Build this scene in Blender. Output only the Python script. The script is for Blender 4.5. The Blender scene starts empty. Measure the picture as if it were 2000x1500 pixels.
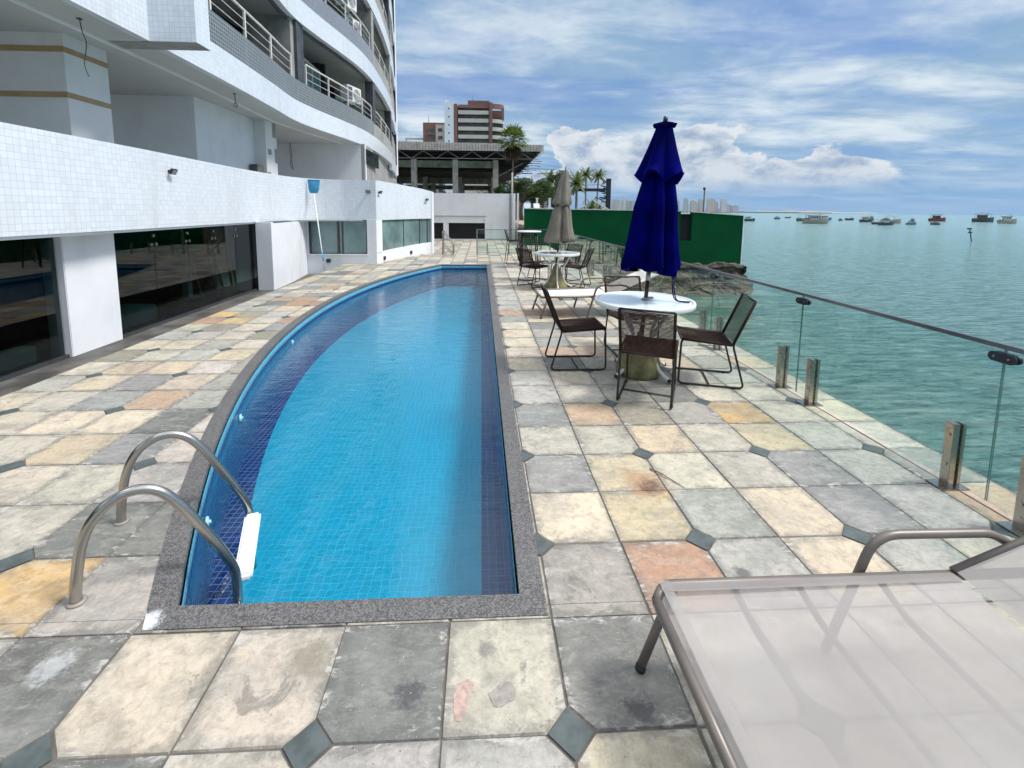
import bpy, bmesh, math, random
from mathutils import Vector, Matrix, noise
R = math.radians
random.seed(7)
S = bpy.context.scene
COL = S.collection
# ------------------------------------------------------------------ camera
CF, CP, CR, CX, CY, CYAW, CH = 888.715, 0.11360, 0.00688, 983.886, 512.68, 0.05004, 1.6014
cam = bpy.data.cameras.new("Camera"); camo = bpy.data.objects.new("Camera", cam); COL.objects.link(camo)
c_, s_ = math.cos(CYAW), math.sin(CYAW)
ex = Vector((c_, -s_, 0)); fh = Vector((s_, c_, 0)); ez = Vector((0, 0, 1))
D_ = fh*math.cos(CP) - ez*math.sin(CP); U_ = -(ez*math.cos(CP) + fh*math.sin(CP))
xx = ex*math.cos(CR) - U_*math.sin(CR); uu = ex*math.sin(CR) + U_*math.cos(CR)
m = Matrix((xx, -uu, -D_)).transposed().to_4x4(); m.translation = Vector((0, 0, CH))
camo.matrix_world = m
cam.sensor_width = 36; cam.lens = CF/2000*36
cam.shift_x = (1000-CX)/2000; cam.shift_y = -(750-CY)/2000
cam.clip_start = 0.05; cam.clip_end = 60000
S.camera = camo
# ------------------------------------------------------------------ render / colour
S.render.engine = 'CYCLES'
S.view_settings.view_transform = 'Standard'; S.view_settings.look = 'None'
S.view_settings.gamma = 1; S.view_settings.exposure = 0.6
S.cycles.max_bounces = 10; S.cycles.transparent_max_bounces = 24
S.cycles.diffuse_bounces = 4; S.cycles.glossy_bounces = 4; S.cycles.transmission_bounces = 6
# ------------------------------------------------------------------ sun
SUN_EL, SUN_AZ = R(56), R(96)      # azimuth clockwise from +Y
sun = bpy.data.lights.new("Sun", 'SUN'); suno = bpy.data.objects.new("sun", sun); COL.objects.link(suno)
sun.energy = 2.6; sun.angle = R(13); sun.color = (1.0, 0.965, 0.91)
sd = Vector((math.sin(SUN_AZ)*math.cos(SUN_EL), math.cos(SUN_AZ)*math.cos(SUN_EL), math.sin(SUN_EL)))
suno.rotation_euler = (-sd).to_track_quat('-Z', 'Y').to_euler()

# ------------------------------------------------------------------ node helper
class N:
    def __init__(s, tree): s.t = tree; s.n = tree.nodes; s.l = tree.links
    def put(s, sock, v):
        if v is None: return
        if isinstance(v, bpy.types.NodeSocket): s.l.new(v, sock)
        else:
            if isinstance(v, (tuple, list)) and len(v) == 3 and sock.type == 'RGBA': v = (*v, 1)
            sock.default_value = v
    def new(s, typ, ins=None, **kw):
        n = s.n.new(typ)
        for k, v in kw.items(): setattr(n, k, v)
        for k, v in (ins or {}).items(): s.put(n.inputs[k], v)
        return n
    def math(s, op, a, b=None, c=None, clamp=False):
        n = s.n.new('ShaderNodeMath'); n.operation = op; n.use_clamp = clamp
        for i, v in enumerate((a, b, c)): s.put(n.inputs[i], v)
        return n.outputs[0]
    def vmath(s, op, a, b=None):
        n = s.n.new('ShaderNodeVectorMath'); n.operation = op
        s.put(n.inputs[0], a); s.put(n.inputs[1], b)
        return n.outputs[0]
    def mix(s, f, a, b, mode='MIX'):
        n = s.n.new('ShaderNodeMix'); n.data_type = 'RGBA'; n.blend_type = mode
        s.put(n.inputs[0], f); s.put(n.inputs[6], a); s.put(n.inputs[7], b)
        return n.outputs[2]
    def ramp(s, f, a, b, c=0.0, d=1.0):
        n = s.n.new('ShaderNodeMapRange'); n.clamp = True; n.interpolation_type = 'SMOOTHSTEP'
        for i, v in enumerate((f, a, b, c, d)): s.put(n.inputs[i], v)
        return n.outputs[0]
    def noise(s, vec, sc, det=4, rough=.55, dist=0.0, dim='3D'):
        n = s.new('ShaderNodeTexNoise', {'Scale': sc, 'Detail': det, 'Roughness': rough, 'Distortion': dist}, noise_dimensions=dim)
        if vec is not None: s.l.new(vec, n.inputs['Vector'])
        return n.outputs[0]
    def mapping(s, vec, loc=(0,0,0), rot=(0,0,0), scale=(1,1,1)):
        return s.new('ShaderNodeMapping', {'Vector': vec, 'Location': loc, 'Rotation': rot, 'Scale': scale}).outputs[0]
    def bump(s, h, strength=.3, dist=.01, nrm=None):
        return s.new('ShaderNodeBump', {'Height': h, 'Strength': strength, 'Distance': dist, 'Normal': nrm}).outputs[0]
MC = {}
def material(name):
    mt = bpy.data.materials.new(name); mt.use_nodes = True; mt.node_tree.nodes.clear()
    return mt, N(mt.node_tree)
def finish(mt, n, sh):
    o = n.n.new('ShaderNodeOutputMaterial'); n.l.new(sh, o.inputs[0]); MC[mt.name] = mt; return mt
def principled(n, col, rough=.6, metal=0.0, nrm=None, spec=.5, **kw):
    ins = {'Base Color': col, 'Roughness': rough, 'Metallic': metal, 'Normal': nrm, 'Specular IOR Level': spec}
    ins.update(kw)
    return n.new('ShaderNodeBsdfPrincipled', ins).outputs[0]
def simple(name, col, rough=.6, metal=0.0, var=.12, sc=6.0, bmp=.1, bsc=60.0, dirt=None, dirt_amt=.5, spec=.5, dirt_sc=1.5):
    mt, n = material(name)
    tc = n.new('ShaderNodeTexCoord').outputs['Object']
    a = n.noise(tc, sc, 5, .6)
    dark = tuple(c*(1-var) for c in col); lite = tuple(min(1, c*(1+var)) for c in col)
    cc = n.mix(n.ramp(a, .3, .7), dark, lite)
    if dirt:
        st = n.mapping(tc, scale=(1, 1, .35))
        k = n.ramp(n.noise(st, dirt_sc, 7, .68, .4), .5, .72)
        cc = n.mix(n.math('MULTIPLY', k, dirt_amt), cc, dirt)
    rg = n.math('ADD', rough-.06, n.math('MULTIPLY', a, .12))
    nr = n.bump(n.noise(tc, bsc, 4, .6), bmp, .004) if bmp else None
    return finish(mt, n, principled(n, cc, rg, metal, nr, spec))

# ------------------------------------------------------------------ world
W = bpy.data.worlds.new("World"); S.world = W; W.use_nodes = True; W.node_tree.nodes.clear()
w = N(W.node_tree)
sky = w.new('ShaderNodeTexSky', sky_type='NISHITA', sun_disc=False, sun_elevation=SUN_EL, sun_rotation=SUN_AZ,
            air_density=1.1, dust_density=0.7, ozone_density=2.5, altitude=0).outputs[0]
geo = w.new('ShaderNodeTexCoord').outputs['Generated']
sep = w.new('ShaderNodeSeparateXYZ', {0: geo}); dx, dy, dz = sep.outputs
zc = w.math('MAXIMUM', dz, 0.0)
den = w.math('ADD', zc, .10)
px_ = w.math('DIVIDE', dx, den); py_ = w.math('DIVIDE', dy, den)
pl = w.new('ShaderNodeCombineXYZ', {0: px_, 1: py_, 2: 0.0}).outputs[0]
m1 = w.mapping(pl, loc=(.35, .8, 0), rot=(0, 0, R(-38)), scale=(.30, .95, 1))
warp = w.noise(m1, 1.3, 4, .5)
c1 = w.noise(w.vmath('ADD', m1, w.new('ShaderNodeCombineXYZ', {0: warp, 1: warp, 2: 0.0}).outputs[0]), 1.05, 10, .60, .45)
c1b = w.noise(w.mapping(pl, loc=(4, 2, 0), scale=(.42, .42, 1)), 1.4, 9, .62, .3)
cir = w.math('MULTIPLY', w.ramp(w.math('ADD', w.math('MULTIPLY', c1, .62), w.math('MULTIPLY', c1b, .38)), .35, .55), .95)
# thin high veil towards the horizon
veil = w.math('MULTIPLY', w.ramp(dz, .02, .30, .30, .30), 1.0)
cover = w.math('MAXIMUM', cir, veil)
cover = w.math('MULTIPLY', cover, w.ramp(dz, .0, .15, .18, 1.0))
# cumulus bank: azimuth / elevation
az = w.math('ARCTAN2', dx, dy)
el = w.math('ARCSINE', dz)
ce = w.new('ShaderNodeCombineXYZ', {0: w.math('MULTIPLY', az, 1.0), 1: w.math('MULTIPLY', el, 1.7), 2: 3.3}).outputs[0]
big = w.noise(w.mapping(ce, loc=(2.1, 0, 0)), 5.0, 2, .5)
fine = w.noise(ce, 11, 10, .62, .15)
prof = w.math('ADD', w.math('MULTIPLY', big, .46), w.math('MULTIPLY', fine, .29))
topc = w.math('SUBTRACT', prof, .245)          # cloud top elevation (radians)
azm = w.math('MULTIPLY', w.ramp(az, .02, .16), w.ramp(az, .85, .60))
hgt = w.math('SUBTRACT', w.math('MULTIPLY', topc, azm), el)
cum = w.math('MULTIPLY', w.ramp(hgt, -.004, .010), w.ramp(el, .028, .075))
shade = w.ramp(w.noise(w.mapping(ce, loc=(.012, -.02, 0)), 14, 9, .62, .2), .36, .62)
rim = w.ramp(hgt, .0, .055, 1.0, .25)
litc = w.math('MULTIPLY', w.math('ADD', w.math('MULTIPLY', shade, .75), w.math('MULTIPLY', rim, .42)), 1.0, clamp=True)
cumcol = w.mix(litc, (1.7, 2.45, 3.6), (5.2, 5.45, 5.7))
cirtone = w.ramp(w.noise(w.mapping(pl, loc=(.4, 1.3, 0), scale=(.6, .9, 1)), 1.8, 8, .6, .3), .38, .66)
circol = w.mix(cirtone, (2.0, 3.1, 4.3), (5.2, 5.8, 6.1))
hz = w.ramp(dz, .0, .22, 1.0, 0.0)
skyb = w.mix(.70, sky, (.50, 1.40, 3.9))
skyc = w.mix(w.math('MULTIPLY', hz, .80), skyb, (1.05, 2.5, 4.5))
c = w.mix(cover, skyc, circol)
c = w.mix(w.math('MULTIPLY', cum, .92), c, cumcol)
boost = w.ramp(dz, .40, .80, 0.0, 1.0)  # unseen sky overhead brightened to add light and pool reflection
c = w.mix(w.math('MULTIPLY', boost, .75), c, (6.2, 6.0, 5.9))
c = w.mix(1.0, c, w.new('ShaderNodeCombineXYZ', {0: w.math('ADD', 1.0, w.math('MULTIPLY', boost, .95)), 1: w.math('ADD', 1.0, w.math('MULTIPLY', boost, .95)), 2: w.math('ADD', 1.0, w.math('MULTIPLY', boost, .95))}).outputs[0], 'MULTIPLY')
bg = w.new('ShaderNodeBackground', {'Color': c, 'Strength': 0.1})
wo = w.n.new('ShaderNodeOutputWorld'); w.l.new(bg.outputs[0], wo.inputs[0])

# ------------------------------------------------------------------ mesh helpers
class MB:
    def __init__(s): s.v = []; s.f = []; s.mi = []; s.uv = {}; s.col = {}; s.sm = []
    def face(s, idx, mi=0, uv=None, col=None, smooth=False):
        k = len(s.f); s.f.append(tuple(idx)); s.mi.append(mi); s.sm.append(smooth)
        if uv: s.uv[k] = uv
        if col: s.col[k] = col
    def poly(s, pts, mi=0, uv=None, col=None):
        b = len(s.v); s.v += [tuple(p) for p in pts]; s.face(range(b, b+len(pts)), mi, uv, col)
    def box(s, x0, x1, y0, y1, z0, z1, mi=0, M=None):
        P = [Vector(p) for p in ((x0,y0,z0),(x1,y0,z0),(x1,y1,z0),(x0,y1,z0),(x0,y0,z1),(x1,y0,z1),(x1,y1,z1),(x0,y1,z1))]
        if M: P = [M @ p for p in P]
        b = len(s.v); s.v += [tuple(p) for p in P]
        for f in ((0,3,2,1),(4,5,6,7),(0,1,5,4),(1,2,6,5),(2,3,7,6),(3,0,4,7)):
            uv = []
            for i in f:
                p = P[i]
                if f in ((0,3,2,1),(4,5,6,7)): uv.append((p.x, p.y))
                elif f in ((0,1,5,4),(2,3,7,6)): uv.append((p.x, p.z))
                else: uv.append((p.y, p.z))
            s.face([b+i for i in f], mi, uv)
    def beam(s, a, b, w=.05, h=None, mi=0, up=(0,0,1)):
        h = h or w; a = Vector(a); b = Vector(b); d = (b-a).normalized(); u = Vector(up)
        if abs(d.dot(u)) > .98: u = Vector((0,1,0))
        x = d.cross(u).normalized(); y = x.cross(d).normalized()
        M = Matrix((x, d, y)).transposed().to_4x4(); M.translation = a
        s.box(-w/2, w/2, 0, (b-a).length, -h/2, h/2, mi, M)
    def tube(s, pts, r, n=8, mi=0, closed=False, caps=True):
        pts = [Vector(p) for p in pts]; k = len(pts); rr = r if isinstance(r, (list, tuple)) else [r]*k
        base = len(s.v); prev = None
        for i, p in enumerate(pts):
            if closed: t = (pts[(i+1) % k]-pts[i-1])
            elif i == 0: t = pts[1]-p
            elif i == k-1: t = p-pts[-2]
            else: t = (pts[i+1]-p).normalized()+(p-pts[i-1]).normalized()
            t = t.normalized() if t.length > 1e-9 else Vector((0,0,1))
            if prev is None:
                u = Vector((0,0,1)) if abs(t.z) < .9 else Vector((1,0,0))
                u = (u - t*u.dot(t)).normalized()
            else:
                u = prev - t*prev.dot(t); u = u.normalized() if u.length > 1e-6 else prev
            prev = u; v = t.cross(u)
            for j in range(n):
                a = 2*math.pi*j/n; s.v.append(tuple(p + (u*math.cos(a)+v*math.sin(a))*rr[i]))
        for i in range(k if closed else k-1):
            i2 = (i+1) % k
            for j in range(n):
                s.face((base+i*n+j, base+i*n+(j+1) % n, base+i2*n+(j+1) % n, base+i2*n+j), mi, smooth=True)
        if caps and not closed:
            s.face([base+j for j in range(n)][::-1], mi); s.face([base+(k-1)*n+j for j in range(n)], mi)
    def lathe(s, prof, n=24, mi=0, c=(0,0,0), rad=None, cap=True, smooth=True):
        """prof: list of (r,z); rad(ang,i) multiplies the radius"""
        base = len(s.v); c = Vector(c)
        for i, (r, z) in enumerate(prof):
            for j in range(n):
                a = 2*math.pi*j/n; q = r*(rad(a, i) if rad else 1)
                s.v.append((c.x+q*math.cos(a), c.y+q*math.sin(a), c.z+z))
        for i in range(len(prof)-1):
            for j in range(n):
                s.face((base+i*n+j, base+i*n+(j+1) % n, base+(i+1)*n+(j+1) % n, base+(i+1)*n+j), mi, smooth=smooth)
        if cap:
            s.face([base+j for j in range(n)][::-1], mi); s.face([base+(len(prof)-1)*n+j for j in range(n)], mi)
    def wall(s, curve, z0, z1, thick=.12, mi=0, side=1, u0=0.0):
        """wall along a plan polyline; outer face on the curve, thickness towards `side` normal. uv = arc length, z"""
        n = len(curve); P = [Vector((p[0], p[1])) for p in curve]; nor = []
        for i in range(n):
            t = (P[min(i+1, n-1)]-P[max(i-1, 0)]).normalized(); nor.append(Vector((-t.y, t.x))*side)
        L = [u0]
        for i in range(1, n): L.append(L[-1]+(P[i]-P[i-1]).length)
        f0 = (lambda i: z0) if not callable(z0) else z0; f1 = (lambda i: z1) if not callable(z1) else z1
        b = len(s.v)
        for i in range(n):
            q = P[i]+nor[i]*thick
            s.v += [(P[i].x, P[i].y, f0(i)), (P[i].x, P[i].y, f1(i)), (q.x, q.y, f1(i)), (q.x, q.y, f0(i))]
        for i in range(n-1):
            a = b+4*i; c2 = a+4; u, v = L[i], L[i+1]
            s.face((a, c2, c2+1, a+1), mi, [(u, f0(i)), (v, f0(i+1)), (v, f1(i+1)), (u, f1(i))])
            s.face((a+1, c2+1, c2+2, a+2), mi, [(u, 0), (v, 0), (v, thick), (u, thick)])
            s.face((a+2, c2+2, c2+3, a+3), mi, [(u, f1(i)), (v, f1(i+1)), (v, f0(i+1)), (u, f0(i))])
            s.face((a+3, c2+3, c2, a), mi, [(u, 0), (v, 0), (v, thick), (u, thick)])
        s.face((b, b+1, b+2, b+3), mi); e = b+4*(n-1); s.face((e, e+3, e+2, e+1), mi)
    def build(s, name, mats, parent=None, bevel=0):
        me = bpy.data.meshes.new(name); me.from_pydata(s.v, [], s.f); me.update()
        if not isinstance(mats, (list, tuple)): mats = [mats]
        for q in mats: me.materials.append(MC[q] if isinstance(q, str) else q)
        me.polygons.foreach_set('material_index', s.mi); me.polygons.foreach_set('use_smooth', s.sm)
        if s.uv:
            ul = me.uv_layers.new(name='UVMap')
            for k, uv in s.uv.items():
                st = me.polygons[k].loop_start
                for i, q in enumerate(uv): ul.data[st+i].uv = q
        if s.col:
            ca = me.color_attributes.new(name='tcol', type='FLOAT_COLOR', domain='CORNER')
            for k, cc in s.col.items():
                p = me.polygons[k]
                for li in p.loop_indices: ca.data[li].color = (*cc, 1) if len(cc) == 3 else cc
        o = bpy.data.objects.new(name, me); COL.objects.link(o)
        if parent: o.parent = parent
        if bevel:
            bm = bmesh.new(); bm.from_mesh(me)
            es = [e for e in bm.edges if len(e.link_faces) == 2 and e.calc_face_angle(0) > .6]
            bmesh.ops.bevel(bm, geom=es, offset=bevel, segments=2, affect='EDGES', clamp_overlap=True)
            bm.to_mesh(me); bm.free()
        return o
def tag(o, label=None, cat=None, group=None, kind=None):
    if label: o['label'] = label
    if cat: o['category'] = cat
    if group: o['group'] = group
    if kind: o['kind'] = kind
    return o
def empty(name, loc, rz=0, label=None, cat=None, group=None):
    o = bpy.data.objects.new(name, None); COL.objects.link(o); o.location = loc; o.rotation_euler = (0, 0, rz); o.empty_display_size = .1
    return tag(o, label, cat, group)
def copy_tree(o, parent=None):
    c = o.copy(); COL.objects.link(c)
    if parent: c.parent = parent
    for ch in list(o.children): copy_tree(ch, c)
    return c
def part(name, mb, mats, parent, **kw):
    """part built in world coordinates -> shifted into its parent's frame"""
    lv = Vector(parent.location)
    p = parent.parent
    while p: lv += Vector(p.location); p = p.parent
    mb.v = [(v[0]-lv.x, v[1]-lv.y, v[2]-lv.z) for v in mb.v]
    return mb.build(name, mats, parent, **kw)
def struct(name, mb, mats, **kw): return tag(mb.build(name, mats, **kw), kind='structure')
def crom(pts, n=6):
    P = [Vector(p) for p in pts]; out = []
    for i in range(len(P)-1):
        p0, p1, p2, p3 = P[max(i-1, 0)], P[i], P[i+1], P[min(i+2, len(P)-1)]
        for k in range(n):
            t = k/n; out.append(.5*((2*p1)+(p2-p0)*t+(2*p0-5*p1+4*p2-p3)*t*t+(3*p1-p0-3*p2+p3)*t**3))
    out.append(P[-1]); return out
def rnd(pts, r, n=5):
    """round the inner corners of a polyline"""
    P = [Vector(p) for p in pts]; out = [P[0]]
    for i in range(1, len(P)-1):
        a = (P[i-1]-P[i]); b = (P[i+1]-P[i]); q = min(r, a.length*.49, b.length*.49)
        A = P[i]+a.normalized()*q; B = P[i]+b.normalized()*q
        for k in range(n+1):
            t = k/n; out.append(A*(1-t)**2+P[i]*2*t*(1-t)+B*t*t)
    out.append(P[-1]); return out

# ------------------------------------------------------------------ materials
def mosaic_mat(name, col, grout, size, mortar=.004, var=.10, rough=.25, tilev=.08, dirt=None, dirt_amt=.3, bm=.25, uvz=True, size_y=None, wob=0.0):
    mt, n = material(name)
    uv = n.new('ShaderNodeTexCoord').outputs['UV']; ob = n.new('ShaderNodeTexCoord').outputs['Object']
    if wob:  # bends the tile grid, painting the water's refraction into the pattern
        wn = n.new('ShaderNodeTexNoise', {'Vector': ob, 'Scale': 4.5, 'Detail': 2.0})
        wv = n.vmath('SCALE', n.vmath('SUBTRACT', wn.outputs['Color'], (.5, .5, .5)), None)
        wv.node.inputs['Scale'].default_value = wob
        uv = n.vmath('ADD', uv, wv)
    b = n.new('ShaderNodeTexBrick', {'Vector': uv, 'Color1': (0, 0, 0, 1), 'Color2': (1, 1, 1, 1), 'Mortar': (.5, .5, .5, 1), 'Scale': 1.0,
              'Mortar Size': mortar, 'Mortar Smooth': .3, 'Bias': 0.0, 'Brick Width': size, 'Row Height': size_y or size}, offset=0.0, squash=1.0)
    tv = b.outputs['Color']; fac = b.outputs['Fac']
    big = n.noise(ob, .7, 4, .6)
    lo = tuple(x*(1-tilev) for x in col); hi = tuple(min(1, x*(1+tilev)) for x in col)
    cc = n.mix(tv, lo, hi)
    cc = n.mix(n.math('MULTIPLY', n.ramp(big, .3, .75), var), cc, tuple(x*.6 for x in col))
    cc = n.mix(fac, cc, grout)
    if dirt:
        k = n.ramp(n.noise(n.mapping(ob, scale=(1.6, 1.6, .22)), 1.2, 7, .7, .3), .48, .75)
        cc = n.mix(n.math('MULTIPLY', k, dirt_amt), cc, dirt)
    rg = n.math('ADD', n.math('MULTIPLY', fac, .4), rough)
    h = n.math('ADD', n.math('MULTIPLY', fac, -1.0), n.math('MULTIPLY', n.noise(ob, 30, 2), .12))
    return finish(mt, n, principled(n, cc, rg, 0, n.bump(h, bm, .0015)))
mosaic_mat('tile_white', (.70, .745, .80), (.44, .48, .54), .075, .0026, .12, .22, .05, dirt=(.50, .50, .47), dirt_amt=.38, bm=.12)
mosaic_mat('tile_gray', (.095, .11, .12), (.38, .41, .43), .075, .006, .3, .3, .16, dirt=(.35, .36, .36), dirt_amt=.35)
mosaic_mat('tile_slate', (.12, .13, .17), (.50, .53, .58), .075, .006, .3, .3, .18, dirt=(.30, .31, .33), dirt_amt=.3)
mosaic_mat('pool_azure', (.0, .25, .365), (.015, .33, .44), .05, .0021, .18, .2, .07, wob=.09)
mosaic_mat('pool_navy', (.001, .012, .090), (.09, .17, .34), .05, .0026, .12, .2, .30, wob=.02)
mosaic_mat('pool_deep', (.003, .085, .20), (.02, .15, .28), .05, .0020, .15, .2, .15, wob=.05)
mosaic_mat('pool_light', (.07, .33, .47), (.26, .52, .62), .05, .003, .1, .2, .12)

# slate paving with per tile colour
mt, n = material('slate_tiles')
tc = n.new('ShaderNodeTexCoord'); ob = tc.outputs['Object']; uv = tc.outputs['UV']
at = n.new('ShaderNodeAttribute', attribute_name='tcol')
col = at.outputs['Color']; seed = at.outputs['Alpha']
off = n.new('ShaderNodeCombineXYZ', {0: n.math('MULTIPLY', seed, 37.0), 1: n.math('MULTIPLY', seed, 91.0), 2: n.math('MULTIPLY', seed, 13.0)}).outputs[0]
pv = n.vmath('ADD', ob, off)
streak = n.mapping(pv, rot=(0, 0, .5), scale=(1, 2.4, 1))
n1 = n.noise(pv, 3.2, 8, .66, .55); n2 = n.noise(streak, 9, 9, .68, .8); n3 = n.noise(pv, 42, 6, .7, .2)
sp = n.new('ShaderNodeSeparateXYZ', {0: uv}); u, v = sp.outputs[0], sp.outputs[1]
eu = n.math('MINIMUM', u, n.math('SUBTRACT', 1.0, u)); ev = n.math('MINIMUM', v, n.math('SUBTRACT', 1.0, v))
ed = n.math('MINIMUM', eu, ev)
edn = n.math('ADD', ed, n.math('MULTIPLY', n.math('SUBTRACT', n.noise(pv, 7, 7, .7, .3), .5), .42))
edge_dark = n.ramp(edn, .10, .02); crust = n.math('MULTIPLY', n.ramp(edn, .075, .03), n.ramp(n2, .50, .62))
n4 = n.noise(pv, 17, 8, .74, .6); n5 = n.noise(n.mapping(pv, rot=(0, 0, 1.1), scale=(1, 3.2, 1)), 14, 9, .72, 1.2)
dkness = n.ramp(n.new('ShaderNodeSeparateXYZ', {0: col}).outputs[1], .30, .10)          # dark slates are the most mottled
cc = n.mix(n.ramp(n1, .38, .66), col, n.mix(.50, col, (.16, .17, .165)), 'MIX')
cc = n.mix(n.math('MULTIPLY', n.ramp(n2, .44, .66), .42), cc, n.mix(.6, col, (.60, .57, .50)))
cc = n.mix(n.math('MULTIPLY', n.ramp(n4, .47, .64), .46), cc, n.mix(.65, col, (.085, .08, .072)))
cc = n.mix(n.math('MULTIPLY', n.math('MULTIPLY', n.ramp(n5, .52, .62), dkness), .30), cc, (.34, .34, .32))
cc = n.mix(n.math('MULTIPLY', n.ramp(n5, .60, .70), .20), cc, (.12, .115, .105))
cc = n.mix(n.math('MULTIPLY', n.math('MULTIPLY', n.ramp(n1, .62, .42), dkness), .55), cc, (.26, .265, .25))
cc = n.mix(n.math('MULTIPLY', n.ramp(n1, .60, .74), .35), cc, (.22, .17, .11))
cc = n.mix(n.math('MULTIPLY', edge_dark, .50), cc, (.12, .12, .115))
cc = n.mix(n.math('MULTIPLY', crust, .65), cc, (.56, .54, .50))
blot = n.math('MULTIPLY', n.ramp(n.noise(pv, 5.5, 9, .74, .5), .60, .67), .55)
cc = n.mix(blot, cc, (.105, .105, .10))
def stain(cx, cy, r, colr, amt, sc=14):
    global cc
    d = n.vmath('DISTANCE', ob, (cx, cy, 0)); d = d.node.outputs['Value']
    k = n.ramp(n.math('ADD', d, n.math('MULTIPLY', n.math('SUBTRACT', n.noise(ob, sc, 8, .72, .6), .5), r*3.0)), r*1.15, r*.35)
    cc = n.mix(n.math('MULTIPLY', k, amt), cc, colr)
stain(.955, 2.49, .17, (.36, .20, .10), .65, 6); stain(1.0, 2.45, .085, (.09, .04, .028), .75, 12)
stain(1.17, 1.80, .045, (.06, .065, .065), .7, 20); stain(1.33, 1.73, .05, (.04, .045, .045), .8, 18); stain(-1.50, 1.50, .07, (.55, .57, .58), .5, 34)
stain(.02, 1.50, .04, (.16, .16, .15), .7, 22); stain(-.62, 1.50, .09, (.20, .18, .13), .6, 18); stain(.52, 1.28, .06, (.03, .03, .04), .7, 24); stain(-.24, 1.36, .06, (.04, .04, .05), .7, 24)
spk = n.ramp(n.noise(pv, 95, 3, .6), .66, .72)
cc = n.mix(n.math('MULTIPLY', n.ramp(n3, .35, .70), .34), cc, n.mix(.6, cc, (.10, .10, .095)))
cc = n.mix(n.math('MULTIPLY', spk, .65), cc, (.05, .045, .04))
cc = n.mix(n.math('MULTIPLY', n.ramp(n.noise(pv, 140, 2, .5), .70, .76), .6), cc, (.62, .61, .58))
hgt = n.math('ADD', n.math('ADD', n.math('MULTIPLY', n1, .9), n.math('MULTIPLY', n2, .5)), n.math('ADD', n.math('MULTIPLY', n3, .30), n.math('MULTIPLY', n4, .45)))
finish(mt, n, principled(n, cc, n.math('ADD', .45, n.math('MULTIPLY', n2, .30)), 0, n.bump(hgt, .75, .012), .35))

# granite coping
mt, n = material('granite'); ob = n.new('ShaderNodeTexCoord').outputs['Object']
vo = n.new('ShaderNodeTexVoronoi', {'Vector': ob, 'Scale': 190.0}).outputs['Color']
vs = n.new('ShaderNodeSeparateXYZ', {0: vo}).outputs[0]
cc = n.mix(n.ramp(vs, .25, .85), (.045, .045, .05), (.27, .26, .26))
cc = n.mix(n.ramp(n.noise(ob, 330, 3), .58, .66), cc, (.40, .38, .37))
cc = n.mix(n.math('MULTIPLY', n.ramp(n.noise(ob, 3, 6, .65), .45, .75), .35), cc, (.30, .30, .29))
cc = n.mix(.52, cc, (.05, .05, .05))
spl = n.vmath('DISTANCE', ob, (-1.30, 1.66, 0)).node.outputs['Value']
cc = n.mix(n.math('MULTIPLY', n.ramp(n.math('ADD', spl, n.math('MULTIPLY', n.noise(ob, 34, 8, .75, .8), .16)), .15, .11), .8), cc, (.62, .65, .68))
finish(mt, n, principled(n, cc, .55, 0, n.bump(vs, .12, .002)))

# water of the pool: clear surface, fresnel mirror over see-through
def clear(name, ior, tint, rough, bumpf, mirror=(1, 1, 1)):
    mt, n = material(name); nr = bumpf(n) if bumpf else None
    fc = n.new('ShaderNodeLayerWeight', {'Blend': .5, 'Normal': nr}).outputs['Facing']
    f0 = ((ior-1)/(ior+1))**2
    fr = n.math('ADD', f0, n.math('MULTIPLY', n.math('POWER', fc, 5.0), 1-f0))
    tr = n.new('ShaderNodeBsdfTransparent', {'Color': tint}).outputs[0]
    gl = n.new('ShaderNodeBsdfGlossy', {'Color': mirror, 'Roughness': rough, 'Normal': nr}).outputs[0]
    mx = n.new('ShaderNodeMixShader', {0: fr, 1: tr, 2: gl}).outputs[0]
    return finish(mt, n, mx)
def poolbump(n):
    ob = n.new('ShaderNodeTexCoord').outputs['Object']
    big = n.noise(n.mapping(ob, scale=(1, .7, 1)), 2.0, 2, .5, .5)
    rip = n.noise(n.mapping(ob, scale=(.8, 2.0, 1)), 5.5, 4, .55, .8)
    sepo = n.new('ShaderNodeSeparateXYZ', {0: ob})
    far = n.ramp(n.math('ADD', sepo.outputs[1], n.math('MULTIPLY', n.noise(ob, .8, 2), 5.0)), 4.0, 9.5, .30, 1.0)
    h = n.math('ADD', n.math('MULTIPLY', big, .30), n.math('MULTIPLY', n.math('MULTIPLY', rip, far), .55))
    return n.bump(h, .30, .05)
clear('pool_surface', 1.52, (.72, .93, 1.0), .012, poolbump, (1, 1, 1))
clear('glass_pane', 1.38, (.90, .965, .945), .01, None)
clear('window_glass', 1.55, (.50, .62, .60), .02, None)
clear('shop_glass', 1.6, (.34, .44, .44), .01, None)
simple('glass_edge', (.08, .20, .17), .2, var=.1, bmp=0)
simple('tint_glass', (.20, .30, .30), .08, var=.15, bmp=0)
simple('dark_glass', (.025, .032, .036), .06, var=.4, sc=1.5, bmp=0)
simple('mirror_glass', (.16, .24, .24), .06, var=.35, sc=.8, bmp=0)

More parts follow.
